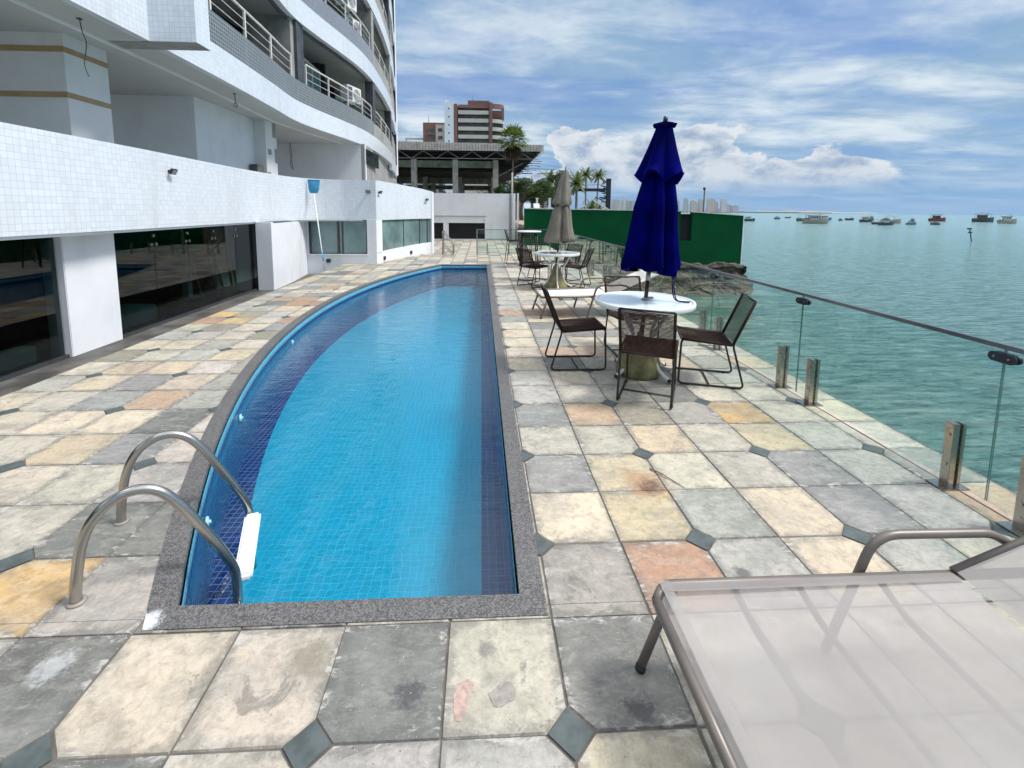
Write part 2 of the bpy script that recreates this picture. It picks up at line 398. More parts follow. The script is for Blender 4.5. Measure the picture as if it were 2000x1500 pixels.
# sea
mt, n = material('sea'); ob = n.new('ShaderNodeTexCoord').outputs['Object']
s3 = n.new('ShaderNodeSeparateXYZ', {0: ob}); sx, sy = s3.outputs[0], s3.outputs[1]
dist = n.math('SQRT', n.math('ADD', n.math('MULTIPLY', sx, sx), n.math('MULTIPLY', sy, sy)))
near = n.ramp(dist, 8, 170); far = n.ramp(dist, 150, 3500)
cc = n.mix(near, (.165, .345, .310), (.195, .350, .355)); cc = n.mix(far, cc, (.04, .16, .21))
shore = n.math('MULTIPLY', n.ramp(sx, 14, 7), n.ramp(sy, 11, 18))
cc = n.mix(n.math('MULTIPLY', shore, .65), cc, (.085, .155, .075))
pat = n.noise(n.mapping(ob, scale=(.35, 1, 1)), .06, 7, .62, .3)
cc = n.mix(n.math('MULTIPLY', n.ramp(pat, .42, .66), .5), cc, (.16, .34, .345))
foam = n.math('MULTIPLY', n.ramp(n.noise(n.mapping(ob, rot=(0, 0, .7), scale=(.6, 2.2, 1)), 1.1, 9, .7, 1.2), .66, .76), n.ramp(dist, 14, 5))
wv1 = n.noise(n.mapping(ob, rot=(0, 0, -.30), scale=(.42, 1.9, 1)), 2.4, 8, .66, .5)
wv2 = n.noise(n.mapping(ob, rot=(0, 0, .25), scale=(.42, 1.7, 1)), 7.5, 6, .66, .6)
wv3 = n.noise(n.mapping(ob, scale=(.5, 1.5, 1)), .28, 5, .6, .3)
wmix = n.math('ADD', n.math('MULTIPLY', wv1, .62), n.math('MULTIPLY', wv2, .38)); ndist = n.ramp(dist, 260, 20)
cc = n.mix(n.math('MULTIPLY', n.math('MULTIPLY', n.ramp(wmix, .51, .585), ndist), .80), cc, (.33, .50, .47))  # ripple highlights painted into the water colour
cc = n.mix(n.math('MULTIPLY', n.math('MULTIPLY', n.ramp(wmix, .495, .42), ndist), .80), cc, (.045, .15, .135))  # ripple shade painted into the water colour
cc = n.mix(n.math('MULTIPLY', foam, .5), cc, (.7, .8, .8))
h = n.math('ADD', n.math('ADD', n.math('MULTIPLY', wv1, 1.0), n.math('MULTIPLY', wv2, .32)), n.math('MULTIPLY', wv3, 2.2))
finish(mt, n, principled(n, cc, .12, 0, n.bump(h, 1.0, .45), .5, IOR=1.33))

simple('white_paint', (.74, .76, .79), .75, var=.04, sc=1.2, bmp=.12, bsc=90, dirt=(.50, .50, .49), dirt_amt=.28)
simple('white_plaster', (.70, .71, .71), .85, var=.05, sc=1.0, bmp=.2, bsc=50, dirt=(.46, .46, .45), dirt_amt=.30)
simple('gray_plaster', (.29, .29, .28), .9, var=.15, sc=2, bmp=.3, bsc=40, dirt=(.17, .17, .165), dirt_amt=.7)
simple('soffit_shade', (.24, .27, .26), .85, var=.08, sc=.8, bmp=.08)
simple('soffit', (.50, .52, .51), .85, var=.04, sc=.8, bmp=.08, dirt=(.42, .45, .44), dirt_amt=.25)
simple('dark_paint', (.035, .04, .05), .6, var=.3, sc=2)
simple('charcoal', (.05, .056, .07), .6, var=.3, sc=3, dirt=(.14, .14, .15), dirt_amt=.4)
simple('dark_room', (.009, .009, .010), .85, var=.4, sc=1)  # near-black puts the gloom of unlit interiors into the colour
simple('tape', (.40, .26, .13), .5, var=.1, sc=8)
simple('railing_white', (.72, .70, .67), .4, var=.08, dirt=(.42, .33, .24), dirt_amt=.35, dirt_sc=6)
simple('grout', (.11, .10, .088), .95, var=.3, sc=8)
simple('wet_slate', (.095, .092, .085), .6, var=.45, sc=2.5, dirt=(.05, .045, .04), dirt_amt=.7)
simple('diamond_slate', (.070, .088, .090), .55, var=.25, sc=14, bmp=.25)
mt, n = material('steel'); ob = n.new('ShaderNodeTexCoord').outputs['Object']
rs = n.ramp(n.noise(ob, 18, 6, .7), .5, .75)
cc = n.mix(n.math('MULTIPLY', rs, .45), (.42, .395, .355), (.20, .14, .09))
finish(mt, n, principled(n, cc, n.math('ADD', .24, n.math('MULTIPLY', rs, .25)), 1.0, n.bump(n.noise(ob, 120, 3), .05, .001)))
mt, n = material('steel_tube'); ob = n.new('ShaderNodeTexCoord').outputs['Object']
rs = n.ramp(n.noise(ob, 25, 6, .7), .58, .8)
cc = n.mix(n.math('MULTIPLY', rs, .3), (.44, .42, .39), (.30, .25, .19))
finish(mt, n, principled(n, cc, n.math('ADD', .22, n.math('MULTIPLY', n.noise(ob, 6, 3), .08)), 1.0))
simple('rail_dark', (.20, .21, .22), .3, .9, var=.1, bmp=0)
simple('chair_metal', (.028, .022, .020), .45, .3, var=.3, sc=20, bmp=.15, bsc=120)
simple('cord', (.030, .018, .014), .85, var=.35, sc=25, bmp=.2, bsc=300, spec=.12)
simple('taupe_metal', (.165, .143, .128), .42, .25, var=.08, sc=12, bmp=.05)
simple('table_white', (.72, .73, .71), .4, var=.06, sc=5, dirt=(.5, .5, .45), dirt_amt=.3)
mt, n = material('table_glass'); ob = n.new('ShaderNodeTexCoord').outputs['Object']
cc = n.mix(n.noise(ob, 2, 4), (.60, .69, .73), (.74, .81, .84))
finish(mt, n, principled(n, cc, .05, 0, None, .7))
simple('mossy_concrete', (.20, .185, .085), .95, var=.35, sc=9, bmp=.8, bsc=45, dirt=(.30, .27, .16), dirt_amt=.7, dirt_sc=6)
simple('black_plastic', (.015, .016, .018), .4, var=.2)
simple('dark_bronze', (.055, .028, .022), .4, .4, var=.3)
simple('lamp_gray', (.30, .31, .32), .4, .3, var=.1)
simple('white_plastic', (.78, .80, .80), .35, var=.04)
simple('net_blue', (.045, .30, .52), .7, var=.12, sc=30, bmp=.4, bsc=200)
simple('blue_tape', (.03, .22, .5), .5)
simple('wood', (.33, .25, .15), .7, var=.25, sc=10)
simple('teal_box', (.28, .38, .38), .4, var=.1)
simple('green_paint', (.001, .066, .022), .85, var=.14, sc=1.1, bmp=.15, dirt=(.004, .060, .022), dirt_amt=.5, spec=.12)
simple('cap_stone', (.55, .54, .50), .8, var=.2)
simple('concrete', (.42, .41, .39), .9, var=.2, sc=1.3, bmp=.3, bsc=20, dirt=(.12, .13, .11), dirt_amt=.8)
simple('mould_concrete', (.16, .19, .15), .9, var=.3, sc=1.6, bmp=.3, dirt=(.03, .10, .055), dirt_amt=.9)
simple('rusty_steel', (.30, .27, .24), .6, .3, var=.25, sc=4)
simple('under_roof_shade', (.008, .008, .009), .9, var=.4)  # near-black puts the shade under the hall roof into the colour
simple('brick_red', (.185, .095, .078), .85, var=.15, sc=.15, bmp=0)
simple('cream', (.46, .43, .385), .85, var=.08, sc=.15, bmp=0)
simple('pale_blue', (.60, .67, .74), .85, var=.05, sc=.15, bmp=0)
simple('tower_glass', (.06, .075, .085), .12, var=.5, sc=.4, bmp=0)
simple('bark', (.13, .10, .08), .95, var=.3, sc=6, bmp=.8, bsc=30)
simple('palm_trunk', (.25, .22, .19), .9, var=.25, sc=9, bmp=.6)
simple('ground_soil', (.28, .25, .20), .95, var=.25, sc=.4, bmp=.3)
simple('foam_white', (.46, .48, .46), .8)
simple('navy_steel', (.018, .022, .038), .5, .2, var=.2)
simple('seawall', (.30, .29, .27), .9, var=.25, sc=2, bmp=.4)
def leaf_mat(name, a, b, t=.25):
    mt, n = material(name)
    oi = n.new('ShaderNodeNewGeometry').outputs['Random Per Island']
    ob = n.new('ShaderNodeTexCoord').outputs['Object']
    k = n.math('ADD', n.math('MULTIPLY', oi, .6), n.math('MULTIPLY', n.noise(ob, 1.2, 3), .4))
    cc = n.mix(k, a, b)
    p = principled(n, cc, .55, 0, None, .35)
    tl = n.new('ShaderNodeBsdfTranslucent', {'Color': n.mix(.4, cc, (.25, .40, .05))}).outputs[0]
    return finish(mt, n, n.new('ShaderNodeMixShader', {0: t, 1: p, 2: tl}).outputs[0])
leaf_mat('leaf', (.010, .028, .009), (.050, .095, .020), .15)
leaf_mat('leaf_palm', (.035, .075, .018), (.17, .20, .045))
leaf_mat('leaf_dry', (.018, .014, .010), (.07, .052, .032), .05)
# fabrics
def fabric(name, a, b, rough=.8, sheen=.2, wsc=900, trans=0.0, holes=None, spec=.1):
    mt, n = material(name); ob = n.new('ShaderNodeTexCoord').outputs['Object']
    k = n.noise(ob, 3.5, 5, .6)
    cc = n.mix(n.ramp(k, .3, .7), a, b)
    nr = n.bump(n.noise(ob, wsc/4, 2), .2, .001)
    p = principled(n, cc, rough, 0, nr, spec, **{'Sheen Weight': sheen})
    if trans:
        tl = n.new('ShaderNodeBsdfTranslucent', {'Color': cc}).outputs[0]
        p = n.new('ShaderNodeMixShader', {0: trans, 1: p, 2: tl}).outputs[0]
    if holes:
        tr = n.new('ShaderNodeBsdfTransparent', {'Color': (1, 1, 1)}).outputs[0]
        p = n.new('ShaderNodeMixShader', {0: holes, 1: p, 2: tr}).outputs[0]
    return finish(mt, n, p)
fabric('navy_cloth', (.0, .0006, .040), (.0, .0012, .105), .9, .0, spec=.03)
fabric('beige_cloth', (.17, .150, .120), (.25, .225, .185), .9, .0)
fabric('sling_white', (.335, .318, .308), (.375, .358, .348), .95, .0, holes=.25, spec=0.0)
fabric('sling_hem', (.30, .285, .275), (.34, .325, .315), .95, .0, holes=.34, spec=0.0)
fabric('sling_far', (.62, .60, .55), (.70, .67, .62), .6, .1, holes=.08)

# ------------------------------------------------------------------ deck paving
X0, Y0, T = .279, 2.82, .40
ACX, ACR, ACY = 9.86, 12.6, 7.5                         # curved pool side: outer coping arc
PB, PT, PR = 1.63, 13.50, .268                           # outer coping bottom / top / right
CW = .105                                                # coping width
def arc_pt(ang, r): return (ACX - r*math.cos(ang), ACY + r*math.sin(ang))
def clip(poly, a, b, c):
    """keep a*x+b*y<=c"""
    out = []
    for i in range(len(poly)):
        p, q = poly[i-1], poly[i]; fp = a*p[0]+b*p[1]-c; fq = a*q[0]+b*q[1]-c
        if (fp <= 0) != (fq <= 0):
            t = fp/(fp-fq); out.append((p[0]+(q[0]-p[0])*t, p[1]+(q[1]-p[1])*t))
        if fq <= 0: out.append(q)
    return out
def outside_pool(poly, ins):
    cx = sum(p[0] for p in poly)/len(poly); cy = sum(p[1] for p in poly)/len(poly)
    ang = math.atan2(cy-ACY, ACX-cx); nx, ny = -math.cos(ang), math.sin(ang)
    r = ACR-ins
    hs = [(0, -1, -(PB+ins)), (0, 1, PT-ins), (1, 0, PR-ins), (nx, ny, nx*ACX+ny*ACY+r)]   # inside: all <= c
    res = []; cur = poly
    for (a, b, c) in hs:
        o = clip(cur, -a, -b, -c)
        if len(o) >= 3: res.append(o)
        cur = clip(cur, a, b, c)
        if len(cur) < 3: break
    if len(cur) < 3 and not res: return [poly] if poly else []
    return res
def area(p): return abs(sum(p[i-1][0]*p[i][1]-p[i][0]*p[i-1][1] for i in range(len(p))))/2
cols = dict(
 cream=(.64,.59,.485), light=(.57,.55,.49), beige=(.58,.51,.39), gray=(.40,.40,.375), blue=(.30,.32,.335), bluel=(.44,.455,.45),
 dark=(.095,.10,.098), slate=(.15,.158,.155), orange=(.44,.27,.18), ochre=(.60,.44,.21), rust=(.42,.26,.14), salmon=(.48,.35,.26), white=(.53,.52,.49), olive=(.31,.30,.24), yellow=(.60,.53,.37))
known = {(-1,-4):'light',(-2,-4):'dark',(-3,-4):'light',(-4,-4):'cream',(-5,-4):'dark',(0,-4):'slate',(1,-4):'light',(2,-4):'light',(3,-4):'cream',(4,-4):'light',
 (0,-5):'cream',(-1,-5):'bluel',(-2,-5):'bluel',(-3,-5):'light',(-4,-5):'dark',(-5,-5):'slate',(1,-5):'light',(2,-5):'light',(3,-5):'light',
 (0,-3):'gray',(1,-3):'orange',(2,-3):'bluel',(3,-3):'cream',(4,-3):'bluel',(5,-3):'light',(-5,-3):'gray',(-6,-3):'ochre',(-7,-3):'light',
 (0,-2):'cream',(1,-2):'yellow',(2,-2):'bluel',(3,-2):'cream',(4,-2):'blue',(5,-2):'bluel',(-5,-2):'slate',(-6,-2):'slate',(-7,-2):'light',(-8,-2):'light',
 (0,-1):'blue',(1,-1):'beige',(2,-1):'light',(3,-1):'light',(4,-1):'blue',(5,-1):'bluel',(-6,-1):'bluel',(-7,-1):'light',(-8,-1):'light',(-5,-1):'gray',
 (0,0):'white',(1,0):'light',(2,0):'beige',(3,0):'light',(4,0):'yellow',(5,0):'bluel',(-6,0):'white',(-7,0):'blue',(-8,0):'beige',(-9,0):'light',
 (0,1):'blue',(1,1):'salmon',(2,1):'olive',(3,1):'gray',(4,1):'ochre',(5,1):'light',(-7,1):'dark',(-8,1):'cream',(-9,1):'cream',(-10,1):'light',(-6,1):'white',
 (0,2):'bluel',(1,2):'white',(2,2):'gray',(3,2):'slate',(4,2):'light',(5,2):'light',(-9,2):'blue',(-8,2):'salmon',(-7,2):'bluel',(-6,2):'bluel',
 (0,3):'bluel',(1,3):'cream',(2,3):'gray',(3,3):'gray',(0,4):'cream',(1,4):'dark',(2,4):'gray',(0,5):'light',(1,5):'salmon',(0,6):'cream',(1,6):'blue',
 (0,7):'cream',(1,7):'gray',(0,8):'cream',(1,8):'slate',(0,9):'blue',(1,9):'cream',(0,10):'salmon',(1,10):'rust',(2,10):'rust',
 (-8,9):'orange',(-11,10):'ochre',(-10,9):'ochre',(-11,9):'orange',(-8,12):'orange',(-9,13):'orange',(-10,13):'salmon',(-9,12):'rust'}
wts = ['cream']*5+['light']*7+['beige']*4+['gray']*4+['blue']*3+['bluel']*5+['slate']*1+['salmon']*1+['white']*2+['olive']*2+['dark']*1
deck = MB(); XL, XR, YB, YT = -4.075, 3.10, -3.0, 24.45
rr = random.Random(11)
G = .0024; CH_ = .075
def add_tile(poly, cc, full):
    z = rr.uniform(-.0012, .0012); sd_ = rr.random()
    for pc in outside_pool(poly, .05):
        if len(pc) < 3 or area(pc) < .0006: continue
        x0, y0, x1, y1 = full
        # orientation ccw
        if sum(pc[i-1][0]*pc[i][1]-pc[i][0]*pc[i-1][1] for i in range(len(pc))) < 0: pc = pc[::-1]
        b = len(deck.v); k = len(pc)
        mx = sum(p[0] for p in pc)/k; my = sum(p[1] for p in pc)/k
        ins = []
        for (x, y) in pc:
            d = math.hypot(x-mx, y-my); f = max(0, 1-.0045/d) if d > 0 else 1
            ins.append((mx+(x-mx)*f, my+(y-my)*f))
        deck.v += [(x, y, -.007+z) for x, y in pc]+[(x, y, z) for x, y in ins]
        uvf = lambda p: ((p[0]-x0)/(x1-x0), (p[1]-y0)/(y1-y0))
        deck.face(range(b+k, b+2*k), 0, [uvf(p) for p in ins], (*cc, sd_))
        for i in range(k):
            j = (i+1) % k
            deck.face((b+i, b+j, b+k+j, b+k+i), 0, [uvf(pc[i]), uvf(pc[j]), uvf(ins[j]), uvf(ins[i])], (*cc, sd_))
diam = MB()
i0 = math.floor((XL-X0)/T); i1 = 6; j0 = math.floor((YB-Y0)/T); j1 = math.ceil((YT-Y0)/T)
for i in range(i0, i1+1):
    for j in range(j0, j1):
        x0, x1 = X0+i*T, X0+(i+1)*T; y0, y1 = Y0+j*T, Y0+(j+1)*T
        name = known.get((i, j)) or rr.choice(wts)
        f = rr.uniform(.90, 1.10); cc = tuple(min(.8, .88*c*wm*f*rr.uniform(.97, 1.03)) for c, wm in zip(cols[name], (1.06, .995, .91)))
        g = G*rr.uniform(.6, 1.3); jx, jy = rr.uniform(-.0025, .0025), rr.uniform(-.0025, .0025)
        a, b_, c_2, d_ = (x0+g+jx, y0+g+jy), (x1-g+jx, y0+g+jy), (x1-g+jx, y1-g+jy), (x0+g+jx, y1-g+jy)
        P = []
        def corner(p, ii, jj, first, second):
            if ii % 2 == 0 and jj % 2 == 0: P.extend([first, second])
            else: P.append(p)
        h = CH_
        corner(a, i, j, (a[0], a[1]+h), (a[0]+h, a[1]))
        corner(b_, i+1, j, (b_[0]-h, b_[1]), (b_[0], b_[1]+h))
        corner(c_2, i+1, j+1, (c_2[0], c_2[1]-h), (c_2[0]-h, c_2[1]))
        corner(d_, i, j+1, (d_[0]+h, d_[1]), (d_[0], d_[1]-h))
        P = clip(P, 1, 0, XR); P = clip(P, -1, 0, -XL)
        if len(P) >= 3: add_tile(P, cc, (x0, y0, x1, y1))
        if i % 2 == 0 and j % 2 == 0:
            q = CH_-.004; pd = [(x0-q, y0), (x0, y0-q), (x0+q, y0), (x0, y0+q)]
            pd = clip(pd, 1, 0, XR); pd = clip(pd, -1, 0, -XL)
            if len(pd) >= 3:
                for pc in outside_pool(pd, .05):
                    if len(pc) >= 3 and area(pc) > .0002:
                        if sum(pc[k-1][0]*pc[k][1]-pc[k][0]*pc[k-1][1] for k in range(len(pc))) < 0: pc = pc[::-1]
                        b = len(diam.v); diam.v += [(x, y, -.0005) for x, y in pc]; diam.face(range(b, b+len(pc)))
struct('deck_paving', deck, 'slate_tiles')
struct('paving_inserts', diam, 'diamond_slate')
# worn patches on the tile in front of the pool
pt = MB(); pt2 = MB()
def blob(mb, pts, z):
    P = crom([(p[0], p[1], z) for p in pts]+[(pts[0][0], pts[0][1], z)], 5)[:-1]
    P = [q+Vector((noise.noise(q*70)*.007, noise.noise(q*70+Vector((9, 0, 0)))*.007, -.0014)) for q in P]
    b = len(mb.v); mb.v += [tuple(q) for q in P]; mb.face(range(b, b+len(P)))
simple('patch_red', (.40, .29, .25), .7, var=.28, sc=30, bmp=.3); simple('patch_gray', (.27, .245, .225), .7, var=.25, sc=30, bmp=.3)
blob(pt, [(-.083,1.262),(-.055,1.275),(-.045,1.305),(-.040,1.345),(-.022,1.375),(-.035,1.392),(-.075,1.378),(-.090,1.33)], .0035)
blob(pt2, [(.035,1.315),(.05,1.30),(.10,1.318),(.118,1.345),(.105,1.372),(.075,1.38),(.045,1.355),(.028,1.348)], .0035)
struct('worn_patch', pt, 'patch_red'); struct('worn_patch', pt2, 'patch_gray')
tw = empty('twig', (1.2, 2.5, .004), label='thin dark twig lying across a pale paving tile right of the pool', cat='twig')
f = MB(); f.tube(crom([(1.055, 2.63, .006), (1.10, 2.57, .010), (1.145, 2.50, .006), (1.185, 2.43, .006)], 4), [.0045-.0002*i for i in range(13)], 6); part('stem', f, 'bark', tw)
# lower gutter strip + slab below paving
sub = MB()
def subpoly(poly, z):
    for pc in outside_pool(poly, .03):
        if len(pc) >= 3 and area(pc) > .0005:
            if sum(pc[k-1][0]*pc[k][1]-pc[k][0]*pc[k-1][1] for k in range(len(pc))) < 0: pc = pc[::-1]
            sub.poly([(x, y, z) for x, y in pc])
yy = YB
while yy < YT:
    xxx = XL
    while xxx < XR-.01:
        subpoly([(xxx, yy), (min(xxx+.5, XR), yy), (min(xxx+.5, XR), min(yy+.5, YT)), (xxx, min(yy+.5, YT))], -.0055); xxx += .5
    yy += .5
sub.box(XL, XL+.02, YB, 13.66, -.8, -.006); sub.box(XR-.25, XR-.003, YB, YT, -3.2, -.03); sub.box(XL, XR, YB-.1, YB, -3, -.01)
struct('deck_slab', sub, 'grout')
gut = MB(); gut.box(-8.6, XL, YB, 13.6, -.45, -.30); struct('gutter_floor', gut, 'wet_slate')
sw = MB(); sw.box(XR-.002, XR+.08, YB, 21, -3.2, -.06); struct('sea_wall', sw, 'seawall')
curb = MB(); curb.box(2.776, 2.786, -3, 16.4, -.002, .003); struct('glass_channel', curb, 'grout')

# ------------------------------------------------------------------ pool
def outline(ins):
    r = ACR-ins; yb, yt, xr = PB+ins, PT-ins, PR-ins
    a0 = math.asin((yb-ACY)/r); a1 = math.asin((yt-ACY)/r)
    pts = [(xr, yb)]
    for k in range(41): pts.append(arc_pt(a0+(a1-a0)*k/40, r))
    pts.append((xr, yt)); return pts      # clockwise seen from above: right-bottom, left bottom ... left top, right top
cop = MB()
O, I = outline(0.0), outline(CW)
zt, zb = .004, -.035
kk = len(O)
b = len(cop.v)
for (x, y) in O: cop.v.append((x, y, zt))
for (x, y) in I: cop.v.append((x, y, zt-.001))
for (x, y) in I: cop.v.append((x, y, zb))
for (x, y) in O: cop.v.append((x, y, zb))
for i in range(kk):
    j = (i+1) % kk
    cop.face((b+j, b+i, b+kk+i, b+kk+j)); cop.face((b+kk+j, b+kk+i, b+2*kk+i, b+2*kk+j)); cop.face((b+i, b+j, b+3*kk+j, b+3*kk+i))
struct('pool_coping', cop, 'granite')
cj = MB()                                  # coping joints
for yj in (2.33, 3.2, 4.1, 5.0, 5.9, 6.9, 7.9, 9.0, 10.2, 11.4):
    cj.box(PR-CW+.002, PR-.002, yj-.0015, yj+.0015, .004, .0048)
for k in range(1, 12):
    a = -.45+.08*k; p = Vector(arc_pt(a, ACR-.002)); q = Vector(arc_pt(a, ACR-CW+.002))
    cj.beam((p.x, p.y, .0042), (q.x, q.y, .0042), .003, .001)
cj.box(-.42, -.417, PB+.002, PB+CW-.002, .004, .0048)
struct('coping_joints', cj, 'grout')
WL, FL = -.125, -.62
bas = MB(); J = outline(CW+.008)
def strip(z0, z1, mi, pts=J):
    u = 0
    for i in range(len(pts)):
        p, q = pts[i-1], pts[i]; L = math.hypot(q[0]-p[0], q[1]-p[1])
        b = len(bas.v); bas.v += [(p[0], p[1], z0), (q[0], q[1], z0), (q[0], q[1], z1), (p[0], p[1], z1)]
        bas.face((b, b+1, b+2, b+3), mi, [(u, z0), (u+L, z0), (u+L, z1), (u, z1)]); u += L
strip(-.09, -.03, 2); strip(-.14, -.09, 1); strip(FL, -.14, 3)
inn = outline(CW+.008+.15); inn = [inn[0]]+[(p[0]+.015*max(0, 1-abs(k-20)/22), p[1]) for k, p in enumerate(inn[1:42])]+[inn[42]]
b = len(bas.v)
for (x, y) in J: bas.v.append((x, y, FL))
for (x, y) in inn: bas.v.append((x, y, FL))
for i in range(kk):
    j = (i+1) % kk
    ids = (b+i, b+kk+i, b+kk+j, b+j); bas.face(ids, 1, [(bas.v[q][0], bas.v[q][1]) for q in ids])
for i in range(1, 41):
    p, q = inn[i], inn[i+1]; xr = inn[0][0]
    bas.poly([(xr, p[1], FL), (p[0], p[1], FL), (q[0], q[1], FL), (xr, q[1], FL)][::-1], 0, [(xr, p[1]), (p[0], p[1]), (q[0], q[1]), (xr, q[1])][::-1])
struct('pool_basin', bas, ['pool_azure', 'pool_navy', 'pool_light', 'pool_deep'])
wat = MB(); Jw = outline(CW+.006); wat.poly([(x, y, WL) for x, y in Jw][::-1])
struct('pool_water', wat, 'pool_surface')

# inlets on the pool wall (underwater light fittings)
for k, (yy_, zz) in enumerate([(2.52, -.20), (3.85, -.19), (6.1, -.18)]):
    a = math.asin((yy_-ACY)/(ACR-.12)); p = arc_pt(a, ACR-CW-.012)
    t = empty('pool_inlet', (p[0], p[1], zz), label=['white round pool wall inlet nearest to the ladder', 'white round pool wall inlet a little beyond the ladder', 'small white inlet midway along the curved pool wall'][k], cat='pool fitting', group='inlets in the curved pool wall')
    f = MB(); f.lathe([(.030, 0), (.034, .008), (.028, .016), (.012, .018)], 20); o = f.build('flange', 'white_plastic', t); o.rotation_euler = (0, R(90), -a)
    f = MB(); f.lathe([(.011, .018), (.010, .028)], 12); o = f.build('nozzle', 'white_plastic', t); o.rotation_euler = (0, R(90), -a)

# ------------------------------------------------------------------ pool ladder
lad = empty('pool_ladder', (-1.74, 2.02, 0), label='stainless steel pool ladder with two arched handrails and white steps', cat='pool ladder')
nx, ny = .93, .365
profs = [((-1.646, 1.771), [(0,-.02),(0,.05),(.012,.14),(.034,.25),(.075,.34),(.14,.405),(.22,.432),(.30,.408),(.37,.325),(.44,.205),(.505,.08),(.548,-.02),(.562,-.09),(.562,-.25),(.562,-.45)]),
         ((-1.838, 2.261), [(0,-.02),(0,.05),(.012,.14),(.034,.25),(.075,.345),(.14,.405),(.22,.428),(.30,.398),(.37,.315),(.44,.19),(.505,.065),(.550,-.03),(.568,-.10),(.568,-.25),(.568,-.45)])]
for (fx, fy), pr in profs:
    t = MB(); t.tube(crom([(fx+nx*s_2, fy+ny*s_2, z) for s_2, z in pr], 4), .0205, 14); hr = part('handrail', t, 'steel_tube', lad)
    e = MB(); e.lathe([(.030, .004), (.034, .006), (.032, .012), (.022, .013)], 20, c=(fx, fy, -.004)); part('escutcheon', e, 'rusty_steel', lad)
a_ = Vector((-1.646+nx*.562, 1.771+ny*.562, 0)); b_2 = Vector((-1.838+nx*.568, 2.261+ny*.568, 0))
for zz in (-.138,):
    dv = (b_2-a_).normalized(); pv_ = Vector((dv.y, -dv.x, 0))
    M = Matrix((dv, pv_, Vector((0,0,1)))).transposed().to_4x4(); M.translation = a_+Vector((0,0,zz))
    st = MB(); st.box(.02, (b_2-a_).length-.02, -.02, .06, 0, .04, 0, M); part('step', st, 'white_plastic', lad, bevel=.012)

# ------------------------------------------------------------------ furniture: chairs
def chair_proto():
    t = empty('cord_chair', (0, 0, 0))
    for s in (-1, 1):
        f = MB(); y = s*.215
        f.tube(rnd([(-.335, y, .815), (-.175, y, .405), (-.285, y, .011), (.275, y, .011), (.262, y, .435), (-.175, y, .405)], .045, 5), .0095, 8)
        f.build('side_frame', 'chair_metal', t)
    f = MB(); f.tube([(-.335, -.215, .815), (-.335, .215, .815)], .0095, 8); f.build('top_rail', 'chair_metal', t)
    f = MB(); f.tube([(0, -.215, .011), (0, .215, .011)], .007, 8); f.build('floor_bar', 'chair_metal', t)
    f = MB(); f.tube([(.262, -.215, .435), (.262, .215, .435)], .0095, 8); f.build('seat_rail', 'chair_metal', t); f = MB(); f.tube([(-.175, -.215, .405), (-.175, .215, .405)], .0095, 8); f.build('seat_rail', 'chair_metal', t)
    f = MB(); nn = 50
    for k in range(nn):
        a = k/(nn-1); x = -.165+a*.42; z = .406+a*.029
        f.tube([(x, -.222, z+.004), (x, -.11, z+.006-.006), (x, 0, z-.004), (x, .11, z), (x, .222, z+.004)], .0037, 5, caps=False)
    for y in (-.222, .222):
        f.tube([(-.165, y, .406), (.255, y, .435)], .0135, 6)
    f.build('seat', 'cord', t)
    f = MB(); nn = 34
    for k in range(nn):
        a = (k+.5)/nn; x = -.178-a*.152; z = .415+a*.390; sk = .012
        f.tube([(x, -.222, z-sk), (x-.008, 0, z), (x, .222, z+sk)], .0040, 5, caps=False)
    for y in (-.215, .215):
        f.tube([(-.178, y, .415), (-.335, y, .810)], .0130, 6)
    f.build('backrest', 'cord', t)
    for sx_ in (-.20, .20):
        for y in (-.215, .215):
            f = MB(); f.box(sx_-.018, sx_+.018, y-.012, y+.012, 0, .012); f.build('foot_pad', 'black_plastic', t)
    return t
ch0 = chair_proto(); first = True
def put(proto, loc, rz, label, cat, group, z=0):
    global USED
    o = proto if proto.name not in USED else copy_tree(proto)
    USED.add(proto.name)
    o.location = (loc[0], loc[1], z); o.rotation_euler = (0, 0, rz); tag(o, label, cat, group); return o
USED = set()
chairs = [((.985, 4.615), R(0), 'brown cord chair left of the nearest round table, side-on and facing right'),
 ((1.467, 3.80), R(64), 'brown cord chair with its back to the viewer, closest to the camera'),
 ((2.17, 4.15), R(163), 'brown cord chair beside the glass railing, right of the nearest round table'),
 ((1.72, 5.05), R(-88), 'brown cord chair behind the nearest round table, facing the viewer'),
 ((1.13, 9.62), R(38), 'brown cord chair front left of the far table with the beige parasol'),
 ((2.03, 9.62), R(150), 'brown cord chair front right of the far table with the beige parasol'),
 ((1.22, 10.45), R(-35), 'brown cord chair behind and left of the far table with the beige parasol'),
 ((1.98, 10.45), R(-140), 'brown cord chair behind and right of the far table with the beige parasol')]
for loc, rz, lb in chairs: put(ch0, loc, rz, lb, 'chair', 'brown cord chairs around the round tables')

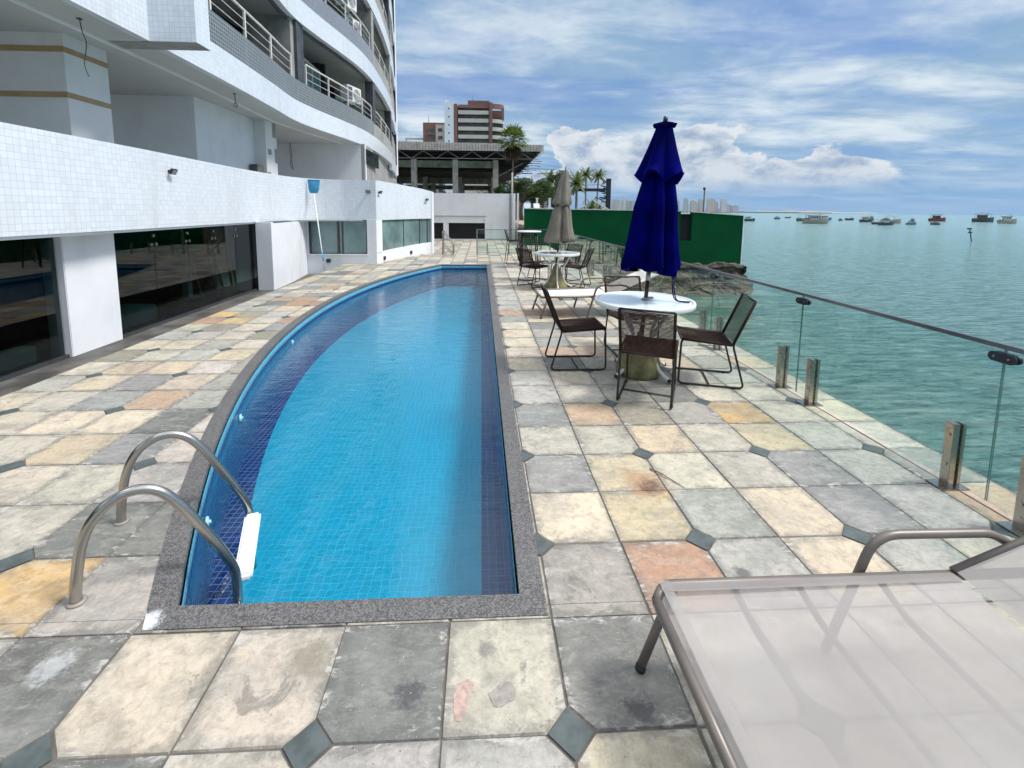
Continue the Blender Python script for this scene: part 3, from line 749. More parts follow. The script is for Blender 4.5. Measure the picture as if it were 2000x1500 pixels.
# ------------------------------------------------------------------ round tables
def table_proto():
    t = empty('round_table', (0, 0, 0))
    f = MB(); rs_ = .475
    f.lathe([(rs_-.055, .695), (rs_-.004, .695), (rs_, .70), (rs_, .738), (rs_-.004, .742), (rs_-.03, .742), (rs_-.03, .733), (rs_-.055, .733)], 56, cap=False); f.build('rim', 'table_white', t)
    f = MB(); f.lathe([(.03, .730), (rs_-.031, .730), (rs_-.031, .738), (.03, .738)], 56, cap=False, smooth=False); tt_ = f.build('tabletop', 'table_glass', t)
    f = MB(); f.lathe([(rs_-.034, .7385), (rs_-.029, .7385)], 56, cap=False); f.build('gap_ring', 'black_plastic', tt_)  # black ring added as the shade of the gap between glass and rim
    f = MB()
    for k in range(6):
        a = k*math.pi/3; f.beam((0, 0, .715), (math.cos(a)*(rs_-.05), math.sin(a)*(rs_-.05), .715), .022, .012)
    f.build('support_ribs', 'table_white', t)
    for k in range(4):
        a = math.pi/4+k*math.pi/2+.15; c, s = math.cos(a), math.sin(a)
        f = MB(); P = crom([(c*.30, s*.30, .70), (c*.22, s*.22, .55), (c*.13, s*.13, .40), (c*.14, s*.14, .22), (c*.22, s*.22, .09), (c*.34, s*.34, .025)], 6)
        f.tube(P, .017, 10); lg = f.build('leg', 'table_white', t)
        f = MB(); f.tube([(c*.335, s*.335, .026), (c*.352, s*.352, .022)], .019, 10); f.build('end_cap', 'black_plastic', lg)
    f = MB(); f.lathe([(.13, .52), (.135, .53), (.13, .54)], 24, cap=False); f.build('lower_ring', 'table_white', t)
    return t
T1, T2 = (1.60, 4.33), (1.57, 9.35)
tb = table_proto()
put(tb, T1, R(-25.6), 'white round garden table with frosted top under the blue parasol', 'table', 'white round parasol tables')
t2 = put(tb, T2, .6, 'white round garden table under the closed beige parasol', 'table', 'white round parasol tables')
# parasol bases
def base_rad(a, i): return 1+.02*math.sin(5*a+i)+.015*math.sin(11*a)
f = MB(); f.lathe([(.205, 0), (.215, .04), (.20, .14), (.165, .24), (.13, .31), (.06, .34), (.03, .345)], 40, c=(0, 0, 0), rad=base_rad)
pb = empty('parasol_base', (1.565, 4.31, .001), label='mossy concrete parasol base under the nearest table', cat='parasol base', group='mossy concrete parasol bases')
f.build('concrete_foot', 'mossy_concrete', pb)
f = MB(); f.lathe([(.026, .33), (.026, .42)], 16, cap=False); f.build('socket', 'rusty_steel', pb)
pb2 = empty('parasol_base', (1.57, 9.38, .001), label='mossy conical parasol base under the far table', cat='parasol base', group='mossy concrete parasol bases')
f = MB(); f.lathe([(.24, 0), (.245, .03), (.17, .17), (.10, .33), (.06, .45), (.03, .47)], 40, rad=base_rad); f.build('concrete_foot', 'mossy_concrete', pb2)
f = MB(); f.lathe([(.026, .46), (.026, .56)], 16, cap=False); f.build('socket', 'rusty_steel', pb2)

# ------------------------------------------------------------------ closed parasols
def folded(mb, prof, nf, axis0, axis1, z0, z1, seed=0, n=144, hem=0.0, hemw=0.0, flat=1.0):
    """pleated cloth round a leaning pole: sharp ridges, deep valleys, uneven folds"""
    b = len(mb.v); rg = random.Random(seed); am = [rg.uniform(.55, 1.2) for _ in range(nf)]
    s1, s2 = rg.uniform(0, 6), rg.uniform(0, 6)
    m_ = len(prof)
    for i, (r, z, fold) in enumerate(prof):
        t = (z-z0)/(z1-z0); cx = axis0[0]+(axis1[0]-axis0[0])*t; cy = axis0[1]+(axis1[1]-axis0[1])*t
        for j in range(n):
            a = 2*math.pi*j/n; q = (a/(2*math.pi)*nf+.28*math.sin(a+s1)+.16*math.sin(2*a+s2)+.10*math.sin(3*a+z*3)) % nf
            k = int(q) % nf; fr_ = q-int(q); w_ = abs(2*fr_-1); w_ = w_*w_*(3-2*w_)*.5+w_*.5
            amp = fold*(am[k]*(1-fr_)+am[(k+1) % nf]*fr_)
            rad_ = r*(1-amp*(1-w_))*(1+.05*math.sin(a+s2)); tw = .5*amp*math.sin(2*math.pi*fr_)
            hz_ = 0
            if i >= m_-3: hz_ = hemw*(w_-.5)+hem*math.sin(a*2+s1)+hem*.5*math.sin(a*5+s2)
            mb.v.append((cx+rad_*math.cos(a+tw*.3), cy+rad_*math.sin(a+tw*.3)*flat, z+hz_))
    for i in range(m_-1):
        for j in range(n):
            mb.face((b+i*n+j, b+i*n+(j+1) % n, b+(i+1)*n+(j+1) % n, b+(i+1)*n+j)[::-1], smooth=True)
um = empty('closed_parasol', (1.61, 4.34, .36), label='closed navy blue parasol leaning over the nearest round table', cat='parasol')
A0, A1 = (1.595, 4.34), (1.742, 4.35); Z0, Z1 = .36, 2.49
axp = lambda z: (A0[0]+(A1[0]-A0[0])*(z-Z0)/(Z1-Z0), A0[1]+(A1[1]-A0[1])*(z-Z0)/(Z1-Z0), z)
f = MB(); f.tube([axp(.36), axp(.98)], .019, 14); part('pole', f, 'dark_bronze', um)
f = MB(); f.tube([axp(.93), axp(1.02)], .022, 14); part('collar', f, 'lamp_gray', um)
f = MB(); f.tube([axp(1.0), axp(2.44)], .017, 12); part('upper_pole', f, 'dark_bronze', um)
f = MB(); f.tube([axp(2.44), axp(2.495)], [.022, .020], 12); part('finial', f, 'black_plastic', um)
f = MB(); c0 = axp(2.425); k_ = 10; b = 0
f.v.append((c0[0], c0[1], 2.455))
for k in range(k_*2):
    a = math.pi*k/k_; r = .115 if k % 2 == 0 else .065; f.v.append((c0[0]+r*math.cos(a), c0[1]+r*math.sin(a), 2.425-(0 if k % 2 == 0 else .012)))
for k in range(k_*2):
    a = math.pi*k/k_; r = .10 if k % 2 == 0 else .060; f.v.append((c0[0]+r*math.cos(a), c0[1]+r*math.sin(a), 2.392))
for k in range(k_*2):
    q = (k+1) % (k_*2); f.face((0, 1+k, 1+q)); f.face((1+k, 1+k_*2+k, 1+k_*2+q, 1+q))
part('cap', f, 'navy_cloth', um)
f = MB(); folded(f, [(.070, 2.42, .15), (.088, 2.36, .22), (.140, 2.20, .30), (.195, 2.05, .34), (.236, 1.955, .34), (.243, 1.93, .34), (.235, 1.915, .34), (.15, 1.93, .34)], 5, A0, A1, Z0, Z1, 3, hem=.012, hemw=.10)
part('upper_canopy', f, 'navy_cloth', um)
f = MB(); folded(f, [(.06, 2.05, .3), (.150, 1.93, .30), (.215, 1.64, .40), (.235, 1.45, .42), (.262, 1.25, .44), (.292, 1.08, .44), (.285, 1.035, .44), (.20, 1.04, .46)], 6, A0, A1, Z0, Z1, 5, hem=.03, hemw=.02)
part('canopy', f, 'navy_cloth', um)
f = MB()
f.tube(crom([(1.86, 4.28, 1.06), (1.865, 4.27, .93), (1.868, 4.25, .82), (1.885, 4.22, .755), (1.95, 4.20, .746), (2.0, 4.19, .746)], 5), .006, 6)
f.tube(crom([(1.835, 4.25, 1.06), (1.84, 4.25, .93), (1.845, 4.235, .82), (1.865, 4.21, .76), (1.93, 4.185, .746), (1.98, 4.17, .746)], 5), .006, 6)
part('tie_strap', f, 'navy_cloth', um)
f = MB(); f.lathe([(.035, .742), (.038, .752), (.026, .760)], 20, c=(1.622, 4.34, 0)); f.box(1.64, 1.70, 4.345, 4.365, .745, .765); part('table_collar', f, 'lamp_gray', um)

u2 = empty('closed_parasol', (1.57, 9.36, .47), label='closed beige parasol standing through the far round table', cat='parasol')
B0, B1 = (1.57, 9.36), (1.70, 9.25); Y0_, Y1_ = .47, 2.44
bxp = lambda z: (B0[0]+(B1[0]-B0[0])*(z-Y0_)/(Y1_-Y0_), B0[1]+(B1[1]-B0[1])*(z-Y0_)/(Y1_-Y0_), z)
f = MB(); f.tube([bxp(.47), bxp(2.40)], .019, 12); part('pole', f, 'dark_bronze', u2)
f = MB(); f.tube([bxp(2.36), bxp(2.50)], [.014, .006], 10); part('finial', f, 'dark_bronze', u2)
f = MB(); folded(f, [(.045, 2.40, .2), (.08, 2.33, .28), (.125, 2.12, .34), (.165, 1.90, .36), (.205, 1.74, .36), (.20, 1.71, .4), (.14, 1.72, .4)], 5, B0, B1, Y0_, Y1_, 8, hem=.015, hemw=.06)
part('upper_canopy', f, 'beige_cloth', u2)
f = MB(); folded(f, [(.05, 1.86, .3), (.13, 1.74, .34), (.205, 1.60, .40), (.235, 1.42, .44), (.27, 1.25, .44), (.325, 1.04, .44), (.335, .965, .44), (.27, .96, .46)], 6, B0, B1, Y0_, Y1_, 2, hem=.02, hemw=.02)
part('canopy', f, 'beige_cloth', u2)
f = MB(); f.tube([bxp(2.37), (bxp(2.37)[0]+.07, bxp(2.37)[1], 2.36)], .02, 8); f.tube([bxp(2.37), (bxp(2.37)[0]-.07, bxp(2.37)[1], 2.37)], .02, 8); part('cap', f, 'beige_cloth', u2)
f = MB(); f.box(-.075, -.02, -.28, -.24, 0, .02); f.box(.0, .075, -.30, -.25, 0, .012)
o = empty('folded_napkins', (1.62, 9.50, .742), label='small white folded cloths lying on the far round table', cat='cloth'); f.build('cloth', 'white_plastic', o)

# ------------------------------------------------------------------ sun loungers
def lounger(root, L=1.18, Wd=.62, hinge=1.06, mesh='sling_white', armz=.462, back=(.62, .26)):
    """local: x along the bed from the foot end, y across (0 near, Wd far)"""
    zs = .325
    for y in (0, Wd):
        f = MB()
        f.tube(rnd([(hinge+.28, y, zs), (.02, y, zs), (-.02, y+(.05 if y == 0 else -.05), zs-.012)], .06), .0165, 10)
        f.build('side_rail', 'taupe_metal', root)
        f = MB(); f.tube([(.06, y, zs-.01), (-.045, y, .012)], .0155, 10); o = f.build('leg', 'taupe_metal', root)
        f = MB(); f.tube([(-.042, y, .02), (-.046, y, .004)], .018, 10); f.build('foot_cap', 'black_plastic', o)
        f = MB(); ya = y+(.035 if y > 0 else -.035)
        f.tube(rnd([(.655, ya, .012), (.80, ya, armz), (1.24, ya, armz-.006), (hinge+.25, y+(.02 if y > 0 else -.02), armz-.05)], .09, 7), .0155, 10)
        f.build('armrest', 'taupe_metal', root)
    f = MB(); f.tube([(-.02, .05, zs-.012), (-.02, Wd-.05, zs-.012)], .0165, 10); f.build('foot_rail', 'taupe_metal', root)
    if mesh == 'sling_far': f = MB(); f.beam((-.03, .02, .13), (-.03, Wd-.02, .13), .012, .03); f.build('leg_brace', 'taupe_metal', root)
    for x in (.27, .50, .80):
        f = MB(); f.tube(rnd([(x, 0.0, zs-.012), (x+.015, .10, zs-.07), (x+.015, Wd-.10, zs-.07), (x, Wd, zs-.012)], .07), .011, 8); f.build('crossbar', 'taupe_metal', root)
    # sling seat
    def sheet(x0, z0, x1, z1, y0, y1, name, mt, par, nxx=10, nyy=8, sag=.012, th=.0012):
        f = MB(); b = 0
        for lvl in (0,):
            for i in range(nxx+1):
                for j in range(nyy+1):
                    a, c = i/nxx, j/nyy
                    f.v.append((x0+(x1-x0)*a, y0+(y1-y0)*c, z0+(z1-z0)*a-sag*math.sin(math.pi*c)-.004*math.sin(math.pi*a*3)*math.sin(math.pi*c)))
        for i in range(nxx):
            for j in range(nyy):
                q = i*(nyy+1)+j; f.face((q, q+nyy+1, q+nyy+2, q+1), smooth=True)
        return f.build(name, mt, par)
    s = sheet(-.005, zs-.003, hinge, zs+.012, .02, Wd-.02, 'sling_seat', mesh, root)
    f = MB()
    for (y0, y1) in ((.0, .045), (Wd-.045, .0+Wd)):
        f.poly([(.02, y0, zs+.0175), (hinge, y0, zs+.0185), (hinge, y1, zs+.0145), (.02, y1, zs+.0135)])
    f.poly([(.005, 0, zs+.0165), (.04, 0, zs+.0165), (.04, Wd, zs+.0165), (.005, Wd, zs+.0165)])
    f.build('sling_hem', 'sling_hem', s)
    # backrest
    bx, bz = hinge+.01, zs+.016; ang = math.atan2(back[1], back[0]); Lb = .80
    ex_, ez_ = math.cos(ang)*Lb, math.sin(ang)*Lb
    for y in (.0, Wd):
        f = MB(); f.tube([(bx, y, bz), (bx+ex_, y, bz+ez_)], .0145, 10); f.build('back_rail', 'taupe_metal', root)
    f = MB(); f.tube([(bx+ex_, 0, bz+ez_), (bx+ex_, Wd, bz+ez_)], .0145, 10); f.build('head_rail', 'taupe_metal', root)
    for a in (.35, .70):
        f = MB(); f.tube([(bx+ex_*a, 0, bz+ez_*a-.012), (bx+ex_*a, Wd, bz+ez_*a-.012)], .010, 8); f.build('crossbar', 'taupe_metal', root)
    s2 = sheet(bx, bz+.006, bx+ex_, bz+ez_+.006, .01, Wd-.01, 'sling_back', mesh, root)
    f = MB()
    for x in (1.60, 1.72):
        pass
    for y in (.0, Wd):
        f = MB(); f.tube([(hinge+.26, y, zs), (hinge+.75, y, zs)], .0155, 10); f.tube([(hinge+.70, y, zs), (hinge+.78, y, .012)], .0155, 10); f.build('rear_leg', 'taupe_metal', root)
l1 = empty('sun_lounger', (.605, .74, 0), 0, 'taupe sun lounger with translucent white sling in the near right corner', 'sun lounger', 'sling sun loungers')
lounger(l1, Wd=.66)
l2 = empty('sun_lounger', (.935, 6.62, 0), R(4), 'cream sling sun lounger between the two round tables', 'sun lounger', 'sling sun loungers')
lounger(l2, Wd=.66, armz=.50, mesh='sling_far')

# ------------------------------------------------------------------ bar table and stools at the far end
bt = empty('bar_table', (1.36, 12.85, 0), label='tall black-legged bar table with round white top at the far end', cat='table')
f = MB(); f.lathe([(.33, 1.0), (.345, 1.01), (.345, 1.03), (.33, 1.036)], 40); f.build('tabletop', 'table_white', bt)
f = MB(); f.lathe([(.335, .985), (.340, .99), (.340, 1.0), (.335, 1.0)], 40); f.build('edge_band', 'charcoal', bt)
for sx_ in (-1, 1):
    for sy_ in (-1, 1):
        f = MB(); f.tube([(sx_*.19, sy_*.19, .99), (sx_*.24, sy_*.24, 0)], .019, 8); f.build('leg', 'chair_metal', bt)
f = MB(); f.tube([(-.215, -.215, .5), (.215, -.215, .5), (.215, .215, .5), (-.215, .215, .5)], .009, 6, closed=True); f.build('stretcher', 'chair_metal', bt)
def stool_proto():
    t = empty('bar_stool', (0, 0, 0))
    for s in (-1, 1):
        y = s*.20; f = MB(); f.tube(rnd([(-.27, y, 1.05), (-.17, y, .70), (-.25, y, .011), (.25, y, .011), (.22, y, .73), (-.17, y, .70)], .05), .010, 8); f.build('side_frame', 'chair_metal', t)
    f = MB()
    for k in range(26):
        x = -.165+k*.0153; f.tube([(x, -.205, .706), (x, 0, .70), (x, .205, .706)], .0042, 5, caps=False)
    f.build('seat', 'cord', t)
    f = MB()
    for k in range(24):
        a = (k+.5)/24; x = -.175-a*.095; z = .72+a*.32; f.tube([(x, -.205, z), (x, .205, z)], .0040, 5, caps=False)
    f.build('backrest', 'cord', t)
    f = MB(); f.tube([(.235, -.2, .30), (.235, .2, .30)], .010, 8); f.build('footrest', 'chair_metal', t)
    return t
sp0 = stool_proto()
put(sp0, (.98, 13.55), R(5), 'tall brown cord bar stool left of the bar table', 'bar stool', 'tall cord bar stools')
put(sp0, (2.06, 13.9), R(178), 'tall brown cord bar stool right of the bar table, beside the railing', 'bar stool', 'tall cord bar stools')
put(sp0, (1.42, 14.75), R(-88), 'tall brown cord bar stool behind the bar table', 'bar stool', 'tall cord bar stools')

# ------------------------------------------------------------------ glass railing on the sea side
JX = 2.781
fen = empty('glass_railing', (2.78, 8, 0), label='frameless glass railing with steel rail along the sea edge', cat='railing')
js = [2.21+1.525*k for k in range(-3, 10)]; js = [j for j in js if j < 16.2]; ends = [-3.0]+[j for j in js if j > -2.9]+[16.38]
for a, b_3 in zip(ends[:-1], ends[1:]):
    f = MB(); f.box(JX-.004, JX+.004, a+.004, b_3-.004, .03, .90)
    for k, fc in enumerate(f.f):
        if k in (2, 4): f.mi[k] = 1
    part('glass_panel', f, ['glass_pane', 'glass_edge'], fen)
for j in js:
    if j < 0: continue
    for s in (-.19, .19):
        y = j+s
        f = MB(); f.box(2.735, 2.772, y-.026, y+.026, .006, .39); f.box(2.790, 2.812, y-.026, y+.026, .006, .39)
        f.box(2.772, 2.790, y-.012, y+.012, .006, .10)
        ps = part('clamp_post', f, 'steel', fen, bevel=.002)
        f = MB(); f.box(2.68, 2.845, y-.055, y+.055, .002, .008); part('base_plate', f, 'steel', ps)
        for z in (.14, .32):
            f = MB(); f.tube([(2.735, y, z), (2.728, y, z)], .010, 10); part('bolt', f, 'steel', ps)
    f = MB(); f.tube([(2.755, j-.065, .835), (2.755, j+.065, .835)], .001, 4)
    f = MB()
    for xx_ in (2.758, 2.786):
        P = []
        for k in range(24):
            a = 2*math.pi*k/24; P.append((xx_, j+.038*(1 if math.cos(a) > 0 else -1)+.027*math.cos(a), .842+.026*math.sin(a)))
        bb = len(f.v); f.v += P+[(p[0]+.017, p[1], p[2]) for p in P]
        f.face(range(bb, bb+24)); f.face(list(range(bb+24, bb+48))[::-1])
        for k in range(24): f.face((bb+k, bb+24+k, bb+24+(k+1) % 24, bb+(k+1) % 24)[::-1])
    cl = part('joint_clamp', f, 'navy_steel', fen)
    f = MB()
    for q in (-.035, .035): f.tube([(2.760, j+q, .842), (2.754, j+q, .842)], .006, 8)
    part('screw', f, 'steel', cl)
f = MB(); f.box(JX-.009, JX+.009, -3, 16.38, .902, .913); f.box(JX-.009, JX-.006, -3, 16.38, .888, .902); f.box(JX+.006, JX+.009, -3, 16.38, .888, .902); part('top_rail', f, 'rail_dark', fen)
fc_ = empty('glass_railing', (1.2, 16.42, 0), label='glass railing crossing the deck beyond the bar table', cat='railing')
for a, b_3 in ((-.16, 1.28), (1.29, 2.76)):
    f = MB(); f.box(a+.02, b_3, 16.416, 16.424, .05, .91); part('glass_panel', f, 'glass_pane', fc_)
f = MB(); f.box(-.16, 2.77, 16.41, 16.43, .91, .93); part('top_rail', f, 'steel', fc_)
for x in (-.15, .22, 1.0, 1.6, 2.5):
    f = MB(); f.box(x-.02, x+.02, 16.40, 16.44, .0, .93 if x < -.1 else .42); part('clamp_post', f, 'steel', fc_)
# stair handrails
hr = empty('stair_handrail', (-1.2, 16.4, 0), label='pair of sloping steel handrails at the far end of the deck', cat='handrail')
for k, dyy in enumerate((0, .55)):
    f = MB(); y = 16.38+dyy; x = -1.38
    f.tube(rnd([(x, y, 0), (x, y, .86), (x+.05, y, .80), (x+.37, y, .36), (x+.37, y, 0)], .03), .018, 8); f.tube([(x, y, .42), (x+.34, y, 0)], .012, 8)
    part('handrail', f, 'rusty_steel', hr)

# ================================================================== the apartment building on the left
bld = empty('apartment_building', (-6, 10, 0), label='white mosaic tiled seafront apartment building with curved balconies', cat='apartment building')
def P_(name, f, mt, par=None, **kw): return part(name, f, mt, par or bld, **kw)
Bc = [(-4.70, -3), (-4.72, 0), (-4.78, 3), (-4.87, 5), (-4.95, 7), (-5.10, 9), (-5.19, 11), (-5.10, 12.5), (-4.78, 13.28), (-4.2, 13.58), (-3.6, 13.65), (-3.10, 13.68)]
Bcur = [tuple(p)[:2] for p in crom([(x, y, 0) for x, y in Bc], 6)]
f = MB(); f.wall(Bcur, 1.30, 2.46, .14, 0, 1); P_('terrace_parapet', f, 'tile_white')
f = MB(); f.wall([(x-.03, y+.03) for x, y in Bcur], 1.262, 1.298, .55, 0, 1); P_('parapet_underside', f, 'white_paint')
# corner block
Dc = [(-3.095, 13.68), (-2.83, 14.8), (-2.52, 15.8), (-2.22, 16.5), (-1.98, 16.9), (-1.76, 17.15)]
Dcur = [tuple(p)[:2] for p in crom([(x, y, 0) for x, y in Dc], 5)]
nD = len(Dcur)
f = MB(); f.wall(Dcur, 1.29, lambda i: 2.46-.20*(i/(nD-1))**1.6, .14, 0, 1); P_('corner_parapet', f, 'tile_white')
f = MB(); f.wall(Dcur, -.05, lambda i: .32+.10*(i/(nD-1)), .16, 0, 1)
f.wall(Dcur[:3], .3, 1.29, .16, 0, 1); f.wall(Dcur[-2:], .3, 1.29, .06, 0, 1); P_('corner_base_wall', f, 'white_paint')
win = MB(); win.wall([(x-.05, y+.03) for x, y in Dcur[2:-1]], .32, 1.29, .02, 0, 1); wn = P_('corner_window', win, 'mirror_glass')
f = MB()
for k in (2, 9, 16, 21):
    x, y = Dcur[min(k, nD-2)]; f.box(x-.085, x-.045, y-.01, y+.05, .33, 1.288)
P_('mullion', f, 'dark_paint', wn)
f = MB(); f.wall([(-1.76, 17.15), (-2.4, 17.6), (-4.5, 17.7)], -.05, 2.25, .12, 0, 1); P_('return_wall', f, 'white_paint')
f = MB(); f.poly([(-3.3, 13.85, 1.9), (-2.35, 17.0, 1.9), (-2.6, 17.5, 1.9), (-5, 17.6, 1.9), (-5, 13.85, 1.9)]); P_('corner_roof', f, 'concrete')
# wall below the parapet facing the viewer
f = MB(); f.box(-6.3, -5.075, 13.66, 13.8, -.6, 1.31); f.box(-3.375, -3.105, 13.66, 13.8, -.6, 1.31); f.box(-5.075, -3.375, 13.66, 13.8, -.6, .285); f.box(-6.3, -6.2, 10.8, 13.66, -.6, 1.3)
f.wall([(-4.865, 10.925), (-4.95, 12.2), (-5.13, 13.655)], -.45, 1.262, .08, 0, 1); P_('ground_floor_wall', f, 'white_paint')
w1 = MB(); w1.box(-5.03, -4.23, 13.74, 13.75, .31, 1.27); w1.box(-4.18, -3.40, 13.72, 13.73, .31, 1.27); wo_ = P_('sliding_window', w1, 'mirror_glass')
f = MB()
for (a, b_4) in ((-5.075, -5.03), (-4.25, -4.22), (-4.12, -4.08), (-3.41, -3.375)): f.box(a, b_4, 13.69, 13.735, .285, 1.3)
f.box(-5.03, -3.41, 13.69, 13.735, 1.27, 1.3); f.box(-5.03, -3.41, 13.69, 13.735, .285, .31); P_('window_frame', f, 'charcoal', wo_)
f = MB(); f.box(-5.10, -3.36, 13.63, 13.70, .255, .284); P_('window_sill', f, 'white_paint', wo_)
# ground floor pillars
f = MB(); f.box(-5.47, -5.20, 5.90, 6.72, -.3, 1.30); P_('pillar', f, 'white_paint', bevel=.008)
f = MB(); f.box(-5.21, -4.85, 10.80, 10.92, -.3, 1.30); P_('pillar', f, 'white_paint', bevel=.008)
# shop glazing
for a, b_4 in ((-1, 1.2), (1.21, 3.4), (3.41, 5.88), (6.74, 7.60), (7.61, 8.45), (8.46, 9.25), (9.26, 10.05), (10.06, 10.79)):
    f = MB(); f.box(-5.29, -5.28, a, b_4, -.26, 1.30); P_('glass_panel', f, 'shop_glass')
fit = MB()
for y in (7.6, 8.45, 9.25, 10.05):
    for (zz, dyy) in ((1.16, 0), (1.02, -.05), (1.02, .05)): fit.box(-5.30, -5.268, y+dyy-.022, y+dyy+.022, zz-.022, zz+.022)
P_('glass_fitting', fit, 'steel')
f = MB(); f.box(-5.34, -5.24, -1, 10.8, -.30, -.255); P_('threshold', f, 'rail_dark')
# dim room behind the glass
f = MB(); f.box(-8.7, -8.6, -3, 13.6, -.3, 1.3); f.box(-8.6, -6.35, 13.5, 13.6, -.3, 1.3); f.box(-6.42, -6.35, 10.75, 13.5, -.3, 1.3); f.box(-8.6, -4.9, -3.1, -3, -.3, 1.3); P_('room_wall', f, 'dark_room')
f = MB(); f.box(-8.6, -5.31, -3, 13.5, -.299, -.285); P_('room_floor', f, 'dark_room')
def inner(name, boxes, mt, label, cat, group=None, loc=None, beams=None):
    t = empty(name, loc, label=label, cat=cat, group=group); f = MB()
    for q in boxes: f.box(*q)
    for q in (beams or []): f.beam(*q)
    part('body', f, mt, t, bevel=.01); return t
ctn = empty('shop_counter', (-6.0, 7.9, -.28), label='pale teal counter behind the glass next to the white pillar', cat='counter')
f = MB(); f.box(-6.3, -5.55, 7.0, 7.95, -.28, -.02); part('body', f, 'teal_box', ctn, bevel=.02)
f = MB(); f.box(-6.5, -6.1, 7.0, 7.9, -.02, .20); part('upstand', f, 'teal_box', ctn, bevel=.02)
lt = empty('low_plinth', (-5.6, 4.6, -.28), label='low pale panel on the floor behind the leftmost glass', cat='plinth'); f = MB(); f.box(-5.7, -5.5, 4.0, 5.75, -.28, -.10); part('body', f, 'teal_box', lt); f = MB(); f.box(-5.705, -5.495, 3.98, 4.0, -.28, -.10); part('end_panel', f, 'lamp_gray', lt)
tr = empty('trestle', (-6.0, 9.6, -.28), label='white trestle post with a table board and blue tape behind the glass', cat='trestle')
f = MB(); f.box(-6.05, -5.92, 9.4, 9.53, -.2, .75); part('post', f, 'white_plaster', tr)
f = MB(); f.box(-6.3, -5.8, 8.6, 10.5, .76, .82); part('board', f, 'teal_box', tr)
f = MB(); f.box(-5.81, -5.79, 8.7, 9.0, .755, .825); f.box(-5.81, -5.79, 10.0, 10.3, .755, .825); part('blue_tape', f, 'blue_tape', tr)
f = MB(); f.box(-6.25, -5.75, 9.25, 9.7, -.22, -.2); part('foot', f, 'wood', tr)
for k, (y, ln, zt_) in enumerate([(9.2, .18, 1.25), (9.75, .10, 1.2), (10.1, .04, .62), (10.45, .02, 1.25), (10.65, 0, 1.2)]):
    bt_ = empty('timber_batten', (-5.7, y, -.28), label=['first', 'second', 'short third', 'fourth', 'last'][k]+' thin timber batten leaning behind the glass, counted from the counter', cat='batten', group='battens leaning behind the shop glass')
    f = MB(); f.beam((-5.62, y+ln, -.28), (-5.75, y-ln, zt_), .045, .03); part('body', f, 'wood', bt_)
# terrace on top
f = MB(); f.box(-9, -5.33, -3, 17.6, 1.31, 1.40); f.box(-5.33, -3.2, 13.85, 17.6, 1.31, 1.40); P_('terrace_floor', f, 'concrete')
tp = MB(); tp.box(-7.2, -5.775, 6.88, 7.63, 1.40, 4.02); tpo = P_('terrace_pillar', tp, 'white_plaster')
for z in (3.78, 3.17, 2.53):
    f = MB(); f.box(-7.205, -5.770, 6.872, 7.635, z-.038, z+.038); P_('tape', f, 'tape', tpo)
f = MB(); f.box(-9, -6.17, 10.42, 10.55, 1.4, 4.02); f.box(-6.30, -6.17, 10.55, 13.0, 1.4, 4.02); P_('terrace_wall', f, 'white_paint')
f = MB(); f.box(-6.25, -5.86, 12.98, 13.65, 1.4, 4.02); P_('column', f, 'white_plaster')
f = MB()
for (a, b_4, z0_, z1_) in ((13.0, 13.2, 2.3, 2.62), (13.25, 13.4, 1.9, 2.35), (13.4, 13.62, 3.6, 4.0), (13.5, 13.64, 2.9, 3.3), (13.1, 13.3, 3.1, 3.25)): f.box(-5.862, -5.855, a, b_4, z0_, z1_)
P_('plaster_damage', f, 'gray_plaster')
f = MB(); f.box(-9, -4.30, 17.50, 17.62, 1.3, 4.02); P_('terrace_back_wall', f, 'white_paint')
ss = [(-4.30, 17.50), (-4.34, 19), (-4.50, 21), (-4.78, 23.5), (-5.0, 25.4), (-5.4, 29), (-5.7, 31.6)]
f = MB(); f.wall([(x-.04, y) for x, y in ss], .0, 4.02, .12, 0, 1); P_('side_wall', f, 'gray_plaster')
f = MB(); f.box(-4.42, -4.28, 17.55, 19.6, 3.30, 3.85); P_('opening', f, 'dark_glass')
sb = empty('wall_box', (-6.1, 12.85, 2.5), label='beige box leaning on the terrace wall next to the damaged column', cat='box'); f = MB(); f.box(-6.16, -5.95, 12.62, 12.95, 2.3, 2.78); part('body', f, 'beige_cloth', sb, bevel=.01); f = MB(); f.box(-6.10, -5.94, 12.60, 12.62, 2.3, 2.78); part('side_panel', f, 'charcoal', sb)
# facade above
Fc = [(-4.72, -3), (-4.74, 3), (-4.78, 5.5), (-4.79, 7.5), (-4.85, 9.5), (-4.95, 11.5), (-5.05, 13.1), (-4.88, 14.6), (-4.60, 16.2), (-4.40, 17.8), (-4.37, 19.6), (-4.50, 22.2), (-4.75, 25), (-5.0, 27.2), (-5.35, 29.4), (-5.66, 31.5)]
Fs = [tuple(p)[:2] for p in crom([(x, y, 0) for x, y in Fc], 6)]
def fac(ya, yb, off=0.0):
    def at(y):
        for i in range(len(Fs)-1):
            if Fs[i][1] <= y <= Fs[i+1][1]:
                t = (y-Fs[i][1])/(Fs[i+1][1]-Fs[i][1]); return (Fs[i][0]+(Fs[i+1][0]-Fs[i][0])*t+off, y)
        return (Fs[-1][0]+off, y)
    return [at(ya)]+[(x+off, y) for x, y in Fs if ya+.02 < y < yb-.02]+[at(yb)]
def ulen(y): return 0
LV = [(4.0, 4.57, 5.15), (6.75, 7.37, 7.95), (9.55, 10.17, 10.75), (12.35, 12.97, 13.55), (15.15, 15.77, 16.3)]
